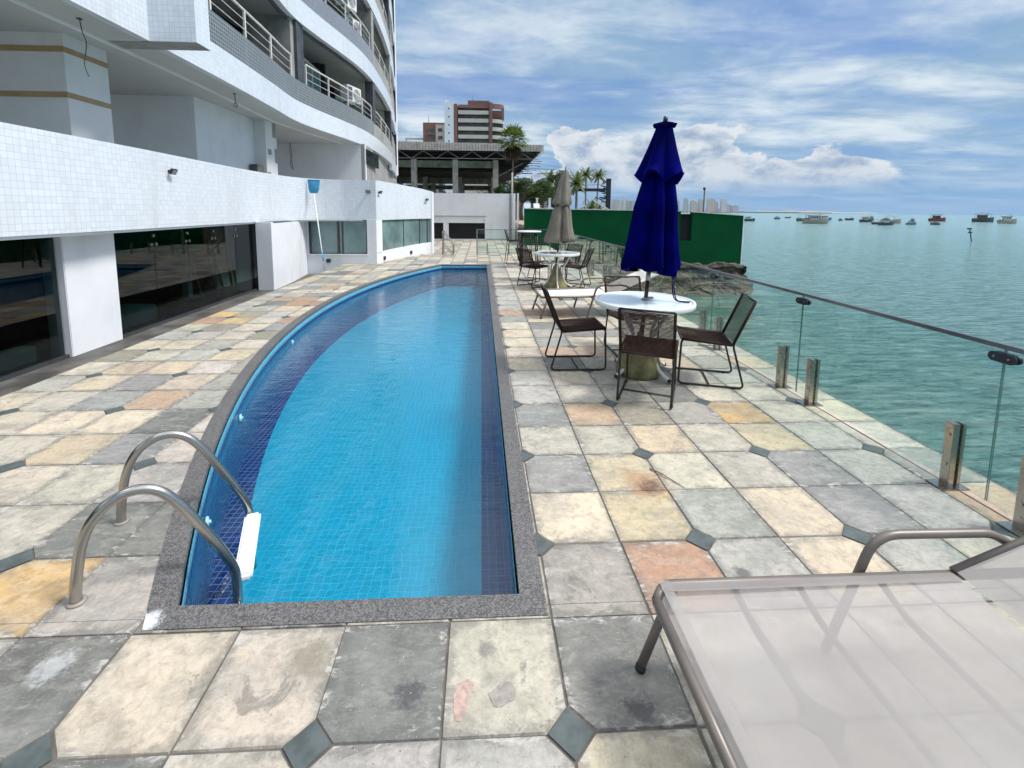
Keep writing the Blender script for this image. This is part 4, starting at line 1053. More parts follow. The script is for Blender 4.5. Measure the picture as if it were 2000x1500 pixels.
for k, (a, b_4, c_4) in enumerate(LV):
    f = MB(); f.wall(fac(-3, 25.2), a, b_4, .16, 0, 1); P_('fascia_band', f, 'tile_white')
    f = MB(); f.wall(fac(25.22, 31.5, -.02), a-.25, b_4-.15, .16, 0, 1); P_('fascia_band', f, 'tile_white')
    f = MB(); f.wall(fac(-3 if k else 7.5, 13.35, -.025), b_4, c_4, .14, 0, 1); f.wall(fac(13.36, 19.4, -.03), b_4, c_4, .14, 0, 1)
    P_('balcony_parapet', f, ['tile_gray', 'tile_slate', 'tile_slate', 'tile_gray', 'tile_gray'][k])
    f = MB(); f.wall(fac(19.41, 25.2, -.03), b_4, c_4, .14, 0, 1); f.wall(fac(25.22, 31.5, -.06), b_4-.15, c_4-.1, .14, 0, 1); P_('balcony_parapet', f, 'gray_plaster')
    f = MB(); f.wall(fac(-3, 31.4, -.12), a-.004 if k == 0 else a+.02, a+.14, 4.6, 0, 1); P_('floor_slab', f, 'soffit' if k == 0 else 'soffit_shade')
    f = MB()
    for (ya, yb, dpt) in ((13.15, 13.36, 1.5),): f.box(-6.4, fac(ya, yb)[0][0]-.10, ya, yb, c_4-.5, c_4+1.62)
    P_('dividing_wall', f, 'gray_plaster')
    for (ya, yb) in ((13.37, 13.85), (19.35, 19.75), (24.9, 25.2)):
        x = fac(ya, yb)[0][0]; f = MB(); f.box(x-.34, x-.03, ya, yb, c_4-.02, c_4+1.62)
        P_('pier', f, 'charcoal' if k != 1 else 'gray_plaster')
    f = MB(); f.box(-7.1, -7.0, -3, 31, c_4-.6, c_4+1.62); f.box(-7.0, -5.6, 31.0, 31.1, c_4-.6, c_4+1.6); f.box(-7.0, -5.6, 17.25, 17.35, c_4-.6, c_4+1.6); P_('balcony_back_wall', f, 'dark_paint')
    for (ya, yb) in ((8.6, 10.4), (14.2, 15.3), (15.6, 17.1), (20.4, 22.2), (26.4, 28.2)):
        xx0 = -6.98 if ya < 14 else -6.2
        if ya == 15.6: xx0 = -5.75
        f = MB(); f.box(xx0-.02, xx0, ya, yb, c_4-.55, c_4+1.25); wd = P_('balcony_door', f, 'tint_glass')
        f = MB(); f.box(xx0, xx0+.03, ya-.05, yb+.05, c_4+1.25, c_4+1.32)
        for y in (ya-.05, (ya+yb)/2, yb): f.box(xx0, xx0+.03, y, y+.05, c_4-.55, c_4+1.25)
        P_('door_frame', f, 'railing_white' if k % 2 == 0 else 'lamp_gray', wd)
        if xx0 > -6.9:
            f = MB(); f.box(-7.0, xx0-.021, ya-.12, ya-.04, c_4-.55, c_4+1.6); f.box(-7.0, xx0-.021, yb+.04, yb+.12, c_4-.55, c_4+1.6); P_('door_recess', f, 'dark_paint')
    f = MB(); f.wall(fac(-3, 31.3, -.165), a+2.66, a+2.73, .05, 0, 1); P_('lintel', f, 'charcoal')
    # railings
    for (ya, yb) in ((7.62 if k == 0 else 6.0, 13.1), (13.95, 19.3), (19.85, 24.8), (25.4, 31.0)):
        f = MB(); cu = fac(ya, yb, -.10)
        r_ = .026
        f.tube([(x, y, c_4+.60) for x, y in cu], r_, 8)
        for z in (.20, .40): f.tube([(x, y, c_4+z) for x, y in cu], .009, 6)
        ln = yb-ya; npst = max(2, int(ln/1.25))
        for q in range(npst+1):
            y = ya+ln*q/npst; x = fac(ya, max(y, ya+.03), -.10)[-1][0]; f.box(x-.02, x+.02, y-.022, y+.022, c_4-.01, c_4+.59)
        P_('balcony_railing', f, 'railing_white')
f = MB(); f.wall(fac(-3, 31.4, -.6), 3.965, 3.995, .05, 0, 1); P_('soffit_trim', f, 'white_paint')
f = MB(); f.wall(fac(-3, 7.10, -.01), 4.57, 12.5, .14, 0, 1); P_('tiled_wall', f, 'tile_white')
f = MB(); f.box(-5.2, -4.13, 7.14, 7.49, 4.0, 12.5); bo = P_('tiled_bay', f, ['tile_white'])
f = MB(); f.box(-5.5, -4.14, 7.15, 7.48, 3.992, 3.998); P_('bay_underside', f, 'gray_plaster', bo)
f = MB(); f.box(-14, -5.72, 31.3, 31.5, 0, 16.3); f.box(-14, -7.1, -3, 31.3, 16.2, 16.35); f.box(-5.85, -5.60, 31.2, 31.55, 3.9, 16.3); P_('end_wall', f, 'white_paint')
# air conditioners on the balconies
def ac(x, y, z, label, rz=0):
    t = empty('air_conditioner', (x, y, z), rz, label, 'air conditioner', 'air conditioning units on the balconies')
    f = MB(); f.box(-.16, .16, -.42, .42, 0, .58); f.build('case', 'table_white', t, bevel=.02)
    f = MB()
    for k in range(7): f.tube([(.165+.004, .12+math.cos(q*math.pi/10)*(.04+.028*k), .29+math.sin(q*math.pi/10)*(.04+.028*k)) for q in range(20)], .004, 4, closed=True)
    f.build('fan_grille', 'black_plastic', t)
    f = MB(); f.box(.160, .168, -.38, -.14, .06, .52)
    f.build('louvre', 'rail_dark', t)
    f = MB(); f.box(-.13, .13, -.3, -.26, -.06, 0); f.box(-.13, .13, .26, .3, -.06, 0); f.build('bracket', 'rusty_steel', t)
ac(-4.82, 17.7, 5.52, 'gray air conditioner on the lowest balcony beside the dark pier', R(-20))
ac(-4.84, 17.5, 8.75, 'gray air conditioner raised on the upper balcony beside the pier', R(-20))
ac(-4.84, 18.1, 8.05, 'gray air conditioner standing lower on the upper balcony', R(-20))
# hanging wires
def wire(label, lines, r=.006, loc=None):
    t = tag(empty('hanging_wire', loc, label=label, cat='wire', group='loose wires hanging from the soffit'))
    f = MB()
    for L in lines: f.tube(crom(L, 4), r, 6)
    part('cable', f, 'charcoal', t)
    f = MB(); f.lathe([(.03, -.012), (.03, 0)], 12, c=lines[0][0]); part('ceiling_hole', f, 'charcoal', t)
wire('long crooked wire hanging from the soffit in front of the taped pillar', [[(-5.11,6.365,3.995),(-5.093,6.365,3.846),(-5.055,6.365,3.722),(-5.066,6.365,3.596),(-5.1,6.365,3.438),(-5.058,6.365,3.281)]], .006, (-5.11, 6.365, 4))
wire('short wire ending in a coil hanging from the soffit', [[(-5.151,10.113,3.995),(-5.141,10.113,3.80)], [(-5.141+.035*math.sin(a/3), 10.113, 3.76+.04*math.cos(a/3)) for a in range(20)]], .008, (-5.151, 10.113, 4))
wire('pair of looped wires hanging in the far terrace room', [[(-6.97,17.35,3.99),(-6.99,17.35,3.7),(-6.93,17.35,3.3),(-6.9,17.35,3.05)], [(-6.97,17.35,3.99),(-6.92,17.35,3.6),(-6.99,17.35,3.25),(-6.9,17.35,3.05)]], .009, (-6.97, 17.35, 4))
# flood lights and vents
def flood(x, y, z, rz, label, s=1.0):
    t = empty('flood_light', (x, y, z), rz, label, 'flood light', 'small flood lights on the white parapet')
    f = MB(); f.box(-.02, .03, -.02, .02, -.02, .02); f.build('bracket', 'black_plastic', t)
    M = Matrix.Rotation(R(28), 4, 'Y'); M.translation = Vector((.07, 0, -.005))
    f = MB(); f.box(-.02, .02, -.065*s, .065*s, -.045*s, .045*s, 0, M); h = f.build('housing', 'black_plastic', t, bevel=.004)
    f = MB(); f.box(.0205, .022, -.055*s, .055*s, -.036*s, .036*s, 0, M); f.build('lens', 'lamp_gray', h)
flood(-4.99, 7.65, 2.19, 0, 'small black flood light on the long curved white parapet')
flood(-3.30, 13.655, 2.12, R(-90), 'small black flood light facing the viewer, just left of the building corner')
flood(-3.05, 13.86, 2.12, R(-15), 'small black flood light just right of the building corner')
flood(-2.02, 16.85, 1.98, R(-30), 'small black flood light at the far end of the tiled corner block')
for k, (x, y, z, rz) in enumerate([(-4.52, 13.655, .09, R(-90)), (-2.985, 14.15, .12, R(-13)), (-2.45, 15.98, .13, R(-20))]):  # dark square wall vents, no lamps in them
    t = empty('wall_vent', (x, y, z), rz, ['square black wall vent below the sliding window', 'square black wall vent low on the corner block, nearest the corner', 'square black wall vent low on the corner block, farther along'][k], 'wall vent', 'square black vents low on the white wall')
    f = MB(); f.box(0, .03, -.06, .06, -.055, .055); f.build('housing', 'black_plastic', t, bevel=.004)
    f = MB(); f.box(.030, .034, -.045, .045, -.04, .0); f.build('vent_face', 'dark_glass', t)
# pool skimmer net
net = empty('pool_skimmer_net', (-4.25, 13.0, 0), label='blue leaf net on a long white pole leaning against the white wall', cat='pool net')
pA, pB = Vector((-4.25, 12.50, -.06)), Vector((-4.665, 13.08, 2.04))
f = MB(); f.tube([pA, pA.lerp(pB, .45), pB], .014, 10); part('pole', f, 'white_plastic', net)
f = MB(); f.tube([pA.lerp(pB, .12), pA.lerp(pB, .24)], .017, 10); part('grip', f, 'net_blue', net)
f = MB(); fr = [(-4.665, 13.08, 2.04), (-4.54, 13.10, 2.13), (-4.50, 13.12, 2.41), (-4.83, 13.12, 2.42), (-4.80, 13.10, 2.13)]
f.tube(fr, .011, 8, closed=True); part('frame', f, 'net_blue', net)
f = MB(); nb = 8; g0 = []
for i in range(nb+1):
    for j in range(nb+1):
        a, b_5 = i/nb, j/nb; wd_ = .10+.05*min(1, b_5*3); f.v.append((-4.667+(a-.5)*2*wd_*.97*1.05, 13.09+.03*b_5-.03*math.sin(math.pi*a)*math.sin(math.pi*b_5), 2.05+.36*b_5))
for i in range(nb):
    for j in range(nb): q = i*(nb+1)+j; f.face((q, q+1, q+nb+2, q+nb+1), smooth=True)
part('netting', f, 'net_blue', net)

# ================================================================== white building at the end of the deck
an = empty('white_annex', (-.5, 24.6, 0), label='low white building with dark openings at the end of the deck', cat='building')
f = MB(); Yw = 24.5
f.box(-3.4, 1.64, Yw, Yw+.2, .93, 2.50); f.box(-3.4, 1.64, Yw, Yw+.2, -.02, .06); f.box(-3.4, -2.60, Yw, Yw+.2, .06, .93); f.box(-2.02, -1.74, Yw, Yw+.2, .06, .93); f.box(.2, 1.64, Yw, Yw+.2, .06, .93)
f.box(1.44, 1.64, Yw+.2, 31, 0, 2.5); f.box(-3.4, 1.64, Yw+.2, 31, 2.40, 2.48); part('wall', f, 'white_paint', an)
for (a, b_4) in ((-2.6, -2.02), (-1.74, .2)):
    f = MB(); f.box(a, b_4, Yw+.14, Yw+.16, .06, .93); o = part('opening', f, 'dark_room', an)
    f = MB(); f.box(a-.06, b_4+.06, Yw-.015, Yw, .93, .99); f.box(a-.04, b_4+.04, Yw-.06, Yw, .005, .06); part('frame', f, 'white_plaster', o)
f = MB(); f.box(-2.9, .25, Yw-.03, Yw, 1.28, 1.31); part('ledge', f, 'lamp_gray', an)
f = MB(); f.box(1.50, 1.60, Yw-.03, Yw, 0, 2.49); f.box(-3.4, 1.6, Yw-.02, Yw, .055, .085); part('downpipe', f, 'lamp_gray', an)
f = MB(); f.box(1.66, 1.82, Yw-.15, Yw+.1, 0, 2.50); f.box(1.92, 2.00, Yw-.1, Yw+.05, 0, 2.52); part('edge_post', f, 'white_paint', an)
wl = empty('wall_lamp', (.17, 24.47, 1.15), label='tiny lamp above the dark opening of the white building', cat='lamp'); f = MB(); f.lathe([(.03, 0), (.05, -.05), (.02, -.08)], 12); f.build('shade', 'lamp_gray', wl)
mp = empty('metal_pole', (1.74, 26, 0), label='thin pale metal pole with a short crossbar behind the white building', cat='pole')
f = MB(); f.tube([(0, 0, 0), (0, 0, 3.73)], .045, 10); f.build('pole', 'rusty_steel', mp); f = MB(); f.tube([(-.35, 0, 3.2), (0, 0, 3.3), (.35, 0, 3.2)], .02, 6); f.build('crossbar', 'rusty_steel', mp)

# green boundary wall + its rocky foot
gw = empty('green_wall', (7, 21, 0), label='long dark green boundary wall running out over the sea', cat='wall')
f = MB(); ns = 24
def gz(x): t = (x-1.7)/10.65; return 1.69-.10*t-.16*max(0, t-.72)/.28
xsw = [2.0+7.35*i/16 for i in range(17)]+[9.9+2.46*i/6 for i in range(7)]
for xa, xb in zip(xsw[:-1], xsw[1:]):
    if 9.3 < (xa+xb)/2 < 9.9: continue
    b = len(f.v); f.v += [(xa,21,-.86),(xb,21,-.86),(xb,21,gz(xb)),(xa,21,gz(xa)),(xa,21.25,-.86),(xb,21.25,-.86),(xb,21.25,gz(xb)),(xa,21.25,gz(xa))]
    f.face((b,b+1,b+2,b+3)); f.face((b+5,b+4,b+7,b+6)); f.face((b+3,b+2,b+6,b+7)); f.face((b+1,b+5,b+6,b+2)); f.face((b+4,b,b+3,b+7))
f.box(9.35, 9.9, 21.001, 21.249, -.86, .24); part('wall', f, 'green_paint', gw)
f = MB(); f.box(9.2, 10.0, 21.2, 21.24, .24, 1.5); part('opening', f, 'dark_room', gw)  # near-black sheet stands for the shade in the recess
f = MB()
for i in range(ns):
    xa, xb = 2.0+(12.40-2.0)*i/ns, 2.0+(12.40-2.0)*(i+1)/ns
    b = len(f.v); e = .006*math.sin(i*2.1); f.v += [(xa,20.97,gz(xa)),(xb,20.97,gz(xb)),(xb,20.97,gz(xb)+.045+e),(xa,20.97,gz(xa)+.045+e),(xa,21.28,gz(xa)),(xb,21.28,gz(xb)),(xb,21.28,gz(xb)+.045+e),(xa,21.28,gz(xa)+.045+e)]
    f.face((b,b+1,b+2,b+3)); f.face((b+3,b+2,b+6,b+7)); f.face((b+1,b+5,b+6,b+2)); f.face((b+5,b+4,b+7,b+6))
part('coping', f, 'cap_stone', gw)
f = MB(); f.box(12.362, 12.40, 20.98, 21.27, -.86, 1.43); part('end_post', f, 'white_paint', gw)
mt, n = material('rock'); ob = n.new('ShaderNodeTexCoord').outputs['Object']; rs = n.new('ShaderNodeSeparateXYZ', {0: ob})
lay = n.noise(n.mapping(ob, rot=(.1, .15, 0), scale=(.5, .5, 3)), 2.2, 9, .7, .6)
cc = n.mix(n.ramp(lay, .35, .65), (.04, .042, .036), (.17, .15, .115))
cc = n.mix(n.math('MULTIPLY', n.ramp(n.noise(ob, 1.1, 7, .65), .45, .62), .7), cc, (.085, .09, .05))
cc = n.mix(n.math('MULTIPLY', n.ramp(n.noise(ob, 5, 6, .7), .55, .7), .6), cc, (.20, .10, .07))
wet = n.math('MULTIPLY', n.ramp(rs.outputs[2], -1.45, -2.0), 1.0); cc = n.mix(n.math('MULTIPLY', wet, .7), cc, (.03, .035, .03))
finish(mt, n, principled(n, cc, n.math('SUBTRACT', .85, n.math('MULTIPLY', wet, .45)), 0, n.bump(n.math('ADD', lay, n.noise(ob, 9, 8, .7)), .9, .12)))
def rough_mass(fn, nu, nv, amp, sc, seed, closed=True):
    f = MB()
    for i in range(nu+1):
        for j in range(nv+1):
            p = Vector(fn(i/nu, j/nv)); o = Vector((seed, seed*2, 0))
            d = Vector((noise.fractal((p+o)*sc, .8, 2, 5), noise.fractal((p+o*2+Vector((7, 3, 1)))*sc, .8, 2, 5), noise.fractal((p+o*3)*sc, .8, 2, 5)))
            f.v.append(tuple(p+d*amp))
    for i in range(nu):
        for j in range(nv): q = i*(nv+1)+j; f.face((q, q+nv+1, q+nv+2, q+1))
    return f
def fsec(u, v):
    x = 1.5+10.95*u; pr = [(21.5, -.80), (20.86, -.84), (20.80, -1.02), (20.93, -1.08), (20.88, -1.30), (20.65, -1.42), (20.6, -1.75), (20.35, -2.0), (20.0, -2.35)]
    q = v*(len(pr)-1); k = min(int(q), len(pr)-2); t = q-k
    y = pr[k][0]+(pr[k+1][0]-pr[k][0])*t; z = pr[k][1]+(pr[k+1][1]-pr[k][1])*t
    if z < -1.35: y += .6*max(0, (x-11)/1.7)*0; x += .12*max(0, u-.5)*2
    return (x, y, z)
fm = rough_mass(fsec, 150, 26, .16, 1.9, 3); k0 = len(fm.v)
end = rough_mass(lambda u, v: (12.42+.12*math.sin(v*9)+(.22*max(0, v-.45)), 20.75-.35*v+1.4*u, -.82-1.55*v), 14, 24, .15, 1.9, 3)
fm.v += end.v; [fm.face([q+k0 for q in fc2]) for fc2 in end.f]
fo = empty('rock_foundation', (7, 20.8, -1.5), label='stained rock and rubble foot of the green wall', cat='rocks'); part('rock', fm, 'rock', fo)
def boulder(x, y, z, s, seed):
    f = MB(); nu, nv = 22, 14
    for i in range(nu+1):
        for j in range(nv+1):
            a = 2*math.pi*(i % nu)/nu; t = math.pi*j/nv; d = Vector((math.cos(a)*math.sin(t), math.sin(a)*math.sin(t), math.cos(t)))
            r = 1+.35*noise.fractal(d*1.6+Vector((seed*3.1, 0, 0)), .8, 2, 5); f.v.append((d.x*r*s[0], d.y*r*s[1], d.z*r*s[2]))
    for i in range(nu):
        for j in range(nv): q = i*(nv+1)+j; f.face((q, q+1, q+nv+2, q+nv+1))
    return f
for k, (x, y, s, lb) in enumerate([(11.6, 20.2, (.95, .6, .5), 'dark wet boulder at the seaward end of the rock foot'), (10.2, 20.05, (.7, .5, .33), 'flat dark boulder in front of the rock foot, left of the end boulder'), (8.7, 19.95, (.75, .45, .25), 'low boulder at the waterline below the dark wall opening'), (6.6, 20.1, (.9, .5, .3), 'low brown boulder seen through the railing near the far chairs'), (12.35, 20.6, (.4, .4, .5), 'rounded boulder at the corner under the end of the green wall')]):
    o = empty('boulder', (x, y, -2.05), label=lb, cat='boulder', group='boulders at the foot of the green wall'); boulder(x, y, 0, s, k+1).build('rock', 'rock', o)
for k, (P, r_) in enumerate([([(9.4, 20.0, -2.15), (9.7, 19.95, -1.75), (10.3, 19.95, -1.62), (11.2, 19.95, -1.6)], .045), ([(9.0, 19.6, -2.1), (9.2, 19.6, -2.0), (9.7, 19.5, -1.95)], .05), ([(10.6, 19.9, -1.62), (10.9, 19.7, -1.95)], .03)]):
    o = empty('driftwood', P[0], label=['long bent dark branch propped on the rocks by the water', 'short dark log lying at the waterline', 'thin dark twig hanging down from the bent branch'][k], cat='driftwood', group='driftwood on the rocks'); f = MB(); f.tube(crom(P, 4), r_, 7); part('wood', f, 'bark', o)

# ================================================================== land, sea, far coast
f = MB()
f.box(-260, 1.44, 31.0, 420, -3, .9); f.box(2.03, 12.3, 21.3, 420, -3, .9); f.box(1.44, 2.03, 31, 420, -3, .9); f.box(-260, -14, -20, 31.0, -3, .9); f.box(-14, -9, -3, 31, -3, -.31); f.box(-3.0, 1.44, 24.72, 31, -3, -.03); f.box(-9, XL-.01, 13.85, 24.45, -3, -.04); f.box(XL-.01, -3.0, 24.46, 31, -3, -.04)
struct('ground', f, 'ground_soil')
f = MB(); SR = 30000
rings = [0, 20, 60, 200, 800, 4000, SR]
f.poly([(SR*math.cos(2*math.pi*k/64), SR*math.sin(2*math.pi*k/64), -2.1) for k in range(64)])
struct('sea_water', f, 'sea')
f = MB(); f.box(560, 2050, 2580, 2900, -3, 2.5); f.box(1150, 2300, 3200, 3500, -3, 6); struct('far_shore', f, 'ground_soil')
f = MB(); nb = 60
for j in range(2):
    for i in range(nb+1):
        x = 3300+i*70; z = 0 if j == 0 else max(1, 46*math.sin(math.pi*i/nb)**.6*(.7+.5*noise.noise(Vector((i*.23, 1.7, 0)))))
        f.v.append((x, 8000 if j == 0 else 8120, z))
for i in range(nb): f.face((i, i+1, nb+2+i, nb+1+i))
b = len(f.v)
for i in range(nb+1): f.v.append((3300+i*70, 8500, 0))
for i in range(nb): f.face((nb+1+i, nb+2+i, b+i+1, b+i))
struct('far_hills', f, 'ground_soil')

# skyline towers
def tower_mat(name, col, win):
    mt, n = material(name); ob = n.new('ShaderNodeTexCoord').outputs['Object']
    s4 = n.new('ShaderNodeSeparateXYZ', {0: ob}); fz = n.math('FRACT', n.math('DIVIDE', s4.outputs[2], 3.1)); fx = n.math('FRACT', n.math('DIVIDE', s4.outputs[0], 5.5))
    k = n.math('MULTIPLY', n.math('GREATER_THAN', fz, .5), n.math('GREATER_THAN', fx, .3))
    return finish(mt, n, principled(n, n.mix(n.math('MULTIPLY', k, .75), col, win), .8))
tower_mat('tower_pale', (.62, .60, .58), (.30, .33, .37)); tower_mat('tower_gray', (.46, .48, .50), (.20, .24, .28)); tower_mat('tower_tan', (.54, .47, .41), (.26, .26, .27)); tower_mat('tower_dark', (.22, .27, .34), (.10, .13, .18))
rt = random.Random(5); x = 725; k = 0
ORD = ['first', 'second', 'third', 'fourth', 'fifth', 'sixth', 'seventh', 'eighth', 'ninth', 'tenth', 'eleventh', 'twelfth', 'thirteenth', 'fourteenth', 'fifteenth', 'sixteenth', 'seventeenth', 'eighteenth']; CNT = {}
def skyname(m_):
    CNT[m_] = CNT.get(m_, -1)+1; nm = {'tower_pale': 'pale', 'tower_gray': 'gray', 'tower_tan': 'tan'}[m_]
    return '%s %s tower from the left in the far skyline across the bay' % (ORD[CNT[m_]], nm)
while x < 1530:
    wdt = rt.uniform(17, 34); t_ = (x-735)/800
    h = (80-12*t_)*rt.uniform(.80, 1.08)
    if x > 1400: h *= .82-.5*(x-1400)/130*rt.uniform(.5, 1)
    mtl = rt.choice(['tower_pale', 'tower_pale', 'tower_gray', 'tower_tan'])
    t = empty('apartment_tower', (x+wdt/2, 2600+rt.uniform(0, 90), 0), 0, skyname(mtl), 'tower', 'far skyline apartment towers')
    f = MB(); f.box(-wdt/2, wdt/2, -9, 9, 0, h); f.build('block', mtl, t)
    f = MB(); q = rt.uniform(.2, .35); f.box(-wdt*q, wdt*q*.6, -5, 5, h, h+rt.uniform(3, 7)); f.build('roof_plant', mtl, t)
    x += wdt+rt.uniform(-3, 2.5 if x < 1400 else 8); k += 1
for (x, w_, h, lb) in ((1572, 17, 44, 'wider dark blue tower standing apart at the right of the skyline'), (1612, 13, 43, 'slim dark blue tower, the last one of the skyline')):
    t = empty('apartment_tower', (x, 2900, 0), label=lb, cat='tower', group='dark towers apart from the skyline'); f = MB(); f.box(-w_/2, w_/2, -8, 8, 0, h); f.build('block', 'tower_dark', t); f = MB(); f.box(-3, 3, -5, 5, h, h+4); f.build('roof_plant', 'tower_dark', t)
for (x, h) in ((1556, 24), (1590, 15), (1640, 14), (1665, 11), (1700, 8), (1730, 9)):
    t = empty('low_block', (x, 2950, 0), label='distant low gray block ending the skyline, '+{1556: 'left of the dark towers', 1590: 'between the two dark towers', 1640: 'first right of the dark towers', 1665: 'second right of the dark towers', 1700: 'next to last on the right', 1730: 'last on the right'}[x], cat='building', group='low blocks at the end of the skyline'); f = MB(); f.box(-13, 13, -8, 8, 0, h); f.build('block', 'tower_gray', t)

# ================================================================== fishing boats
def boat(x, y, L, rz, kind, label, hullc, cab):
    t = empty('fishing_boat', (x, y, -2.1), rz, label, 'boat', 'fishing boats moored in the bay')
    f = MB(); ns_ = 14; W_ = L*.30; H_ = L*.16
    for i in range(ns_+1):
        a = i/ns_; xx_ = -L/2+L*a; wd = W_/2*(.82+.18*math.sin(math.pi*min(1, a*1.3)))*(1 if a < .55 else math.cos((a-.55)/.45*math.pi/2)**.8); sh = H_*(1+.12*(1-a)+.75*max(0, a-.45)**1.5*2)
        wd = max(wd, .02)
        for (q, zz) in ((0, -.15*L*.3), (.72, -.05), (.95, sh*.5), (1, sh), (.9, sh), (.86, sh*.7)): f.v.append((xx_, q*wd, zz))
        for (q, zz) in ((.86, sh*.7), (.9, sh), (1, sh), (.95, sh*.5), (.72, -.05)): f.v.append((xx_, -q*wd, zz))
    m_ = 11
    for i in range(ns_):
        for j in range(m_):
            q = (j+1) % m_; f.face((i*m_+j, i*m_+q, (i+1)*m_+q, (i+1)*m_+j), smooth=False)
    f.face(list(range(m_))[::-1]); f.build('hull', hullc, t)
    f = MB(); f.tube([(-L/2+L*i/12, (W_/2*(.82+.18*math.sin(math.pi*min(1, i/12*1.3)))*(1 if i/12 < .55 else math.cos((i/12-.55)/.45*math.pi/2)**.8)), H_*(1+.12*(1-i/12)+.75*max(0, i/12-.45)**1.5*2)) for i in range(13)], L*.008, 5)
    f.build('gunwale', 'foam_white', t)
    if kind in (0, 2):
        f = MB(); f.box(-L*.28, L*.08, -W_*.30, W_*.30, H_*.8, H_*2.15); c = f.build('cabin', cab, t, bevel=L*.008)
        f = MB(); f.box(-L*.32, L*.12, -W_*.34, W_*.34, H_*2.15, H_*2.28); f.build('roof', 'foam_white' if cab != 'foam_white' else 'tower_glass', c)
        f = MB()
        for q in range(3): f.box(-L*.24+q*L*.10, -L*.17+q*L*.10, -W_*.305, W_*.305, H_*1.55, H_*1.95)
        f.build('window', 'dark_glass', c)
    if kind in (1, 2):
        z = H_*2.5
        for xx_ in (-L*.36, L*.2):
            for s in (-1, 1): f = MB(); f.tube([(xx_, s*W_*.36, H_), (xx_, s*W_*.36, z)], L*.006, 5); f.build('canopy_post', 'rusty_steel', t)
        f = MB(); f.box(-L*.42, L*.26, -W_*.42, W_*.42, z, z+.04*L*.3); f.build('canopy', cab, t)
    f = MB(); f.tube([(L*.16, 0, H_), (L*.16, 0, H_*(3.3 if kind != 1 else 2.4))], L*.006, 5); f.tube([(L*.16, 0, H_*2.4), (-L*.2, 0, H_*2.9)], L*.004, 5); f.build('mast', 'bark', t)
    f = MB(); f.box(-L*.46, -L*.34, -W_*.2, W_*.2, H_*.9, H_*1.35); f.build('stern_box', 'wood', t)
simple('hull_dark', (.03, .045, .07), .5); simple('hull_red', (.13, .035, .03), .5); simple('hull_green', (.04, .10, .08), .5); simple('hull_cream', (.27, .26, .21), .5); simple('hull_teal', (.05, .16, .20), .5)
BT = [(112,186,4.4,0,0,'hull_dark','foam_white','small fishing boat just right of the green wall, nearest to it'),
 (165,247,3.6,.3,2,'hull_dark','tower_gray','small dark boat alone, second boat from the green wall'),
 (205,296,3.4,0,1,'hull_green','foam_white','tiny far boat, third boat from the green wall'),
 (141,193,6.0,.2,1,'hull_green','cream','green hulled boat at the left of the first large cluster'),
 (113,149,6.8,-.15,2,'hull_cream','cream','long cream boat in front of the first large cluster'),
 (152,196,5.4,.1,0,'hull_teal','foam_white','teal hulled boat behind the long cream boat'),
 (176,225,4.8,0,0,'hull_dark','foam_white','dark hulled boat at the left of the second cluster'),
 (172,211,2.8,1.3,0,'hull_dark','tower_dark','short dark boat seen end-on in front of the second cluster'),
 (191,228,4.2,.1,1,'hull_dark','cream','boat with a cream canopy at the right of the second cluster'),
 (191,215,4.6,1.0,2,'hull_dark','tower_dark','dark blocky boat alone between the second and third clusters'),
 (125,135,4.4,.1,0,'hull_dark','foam_white','near boat low in the water in front of the third cluster'),
 (150,160,5.8,-.1,1,'hull_cream','foam_white','pale canopied boat at the back of the third cluster'),
 (160,162,4.0,.8,2,'hull_red','tower_dark','dark high-sided boat at the left of the fourth group'),
 (141,143,2.9,0,0,'hull_teal','foam_white','small low boat in front of the fourth group'),
 (150,144,2.9,1.45,0,'hull_dark','tower_dark','small dark boat seen stern-on beside the large red boat'),
 (216,206,6.8,0,2,'hull_red','hull_red','large dark red boat alone right of the stern-on boat'),
 (224,193,8.0,0,2,'hull_dark','hull_red','long dark boat with a red cabin, second from the right'),
 (132,146,3.4,.2,1,'hull_dark','wood','small boat with a brown canopy touching the cream boat of the first cluster'),
 (158,180,5.0,.15,2,'hull_dark','cream','dark hulled boat with cream deckhouse behind the first cluster'),
 (205,232,4.6,.0,1,'hull_teal','foam_white','far canopied boat just left of the third cluster'),
 (163,176,4.4,.4,0,'hull_green','wood','green boat with a wooden cabin at the right of the third cluster'),
 (205,168,6.6,.05,0,'hull_cream','foam_white','cream motor boat farthest to the right')]
for (x, y, L, rz, kd, hc, cb, lb) in BT: boat(x, y, L*1.15, rz, kd, lb, hc, cb)
mk = empty('channel_marker', (66, 58, -2.1), label='thin tilted marker pole with two floats in the sea at right', cat='marker'); f = MB(); f.tube([(0, 0, -.3), (-.55, 0, 1.7)], .06, 7); f.build('pole', 'navy_steel', mk)
f = MB(); f.box(-.75, -.38, -.15, .15, 1.62, 1.8); f.build('float', 'navy_steel', mk); f = MB(); f.box(-.6, -.28, -.15, .15, 1.15, 1.30); f.build('float', 'navy_steel', mk)
ms = empty('wooden_mast', (12.88, 26, .5), label='thin wooden mast rising behind the end of the green wall', cat='mast'); f = MB(); f.tube([(0, 0, -2.6), (.02, 0, 2.5)], [.06, .045], 8); f.build('pole', 'bark', ms); f = MB(); f.lathe([(.06, 2.35), (.075, 2.45), (.05, 2.52)], 10); f.build('top_knob', 'navy_steel', ms)

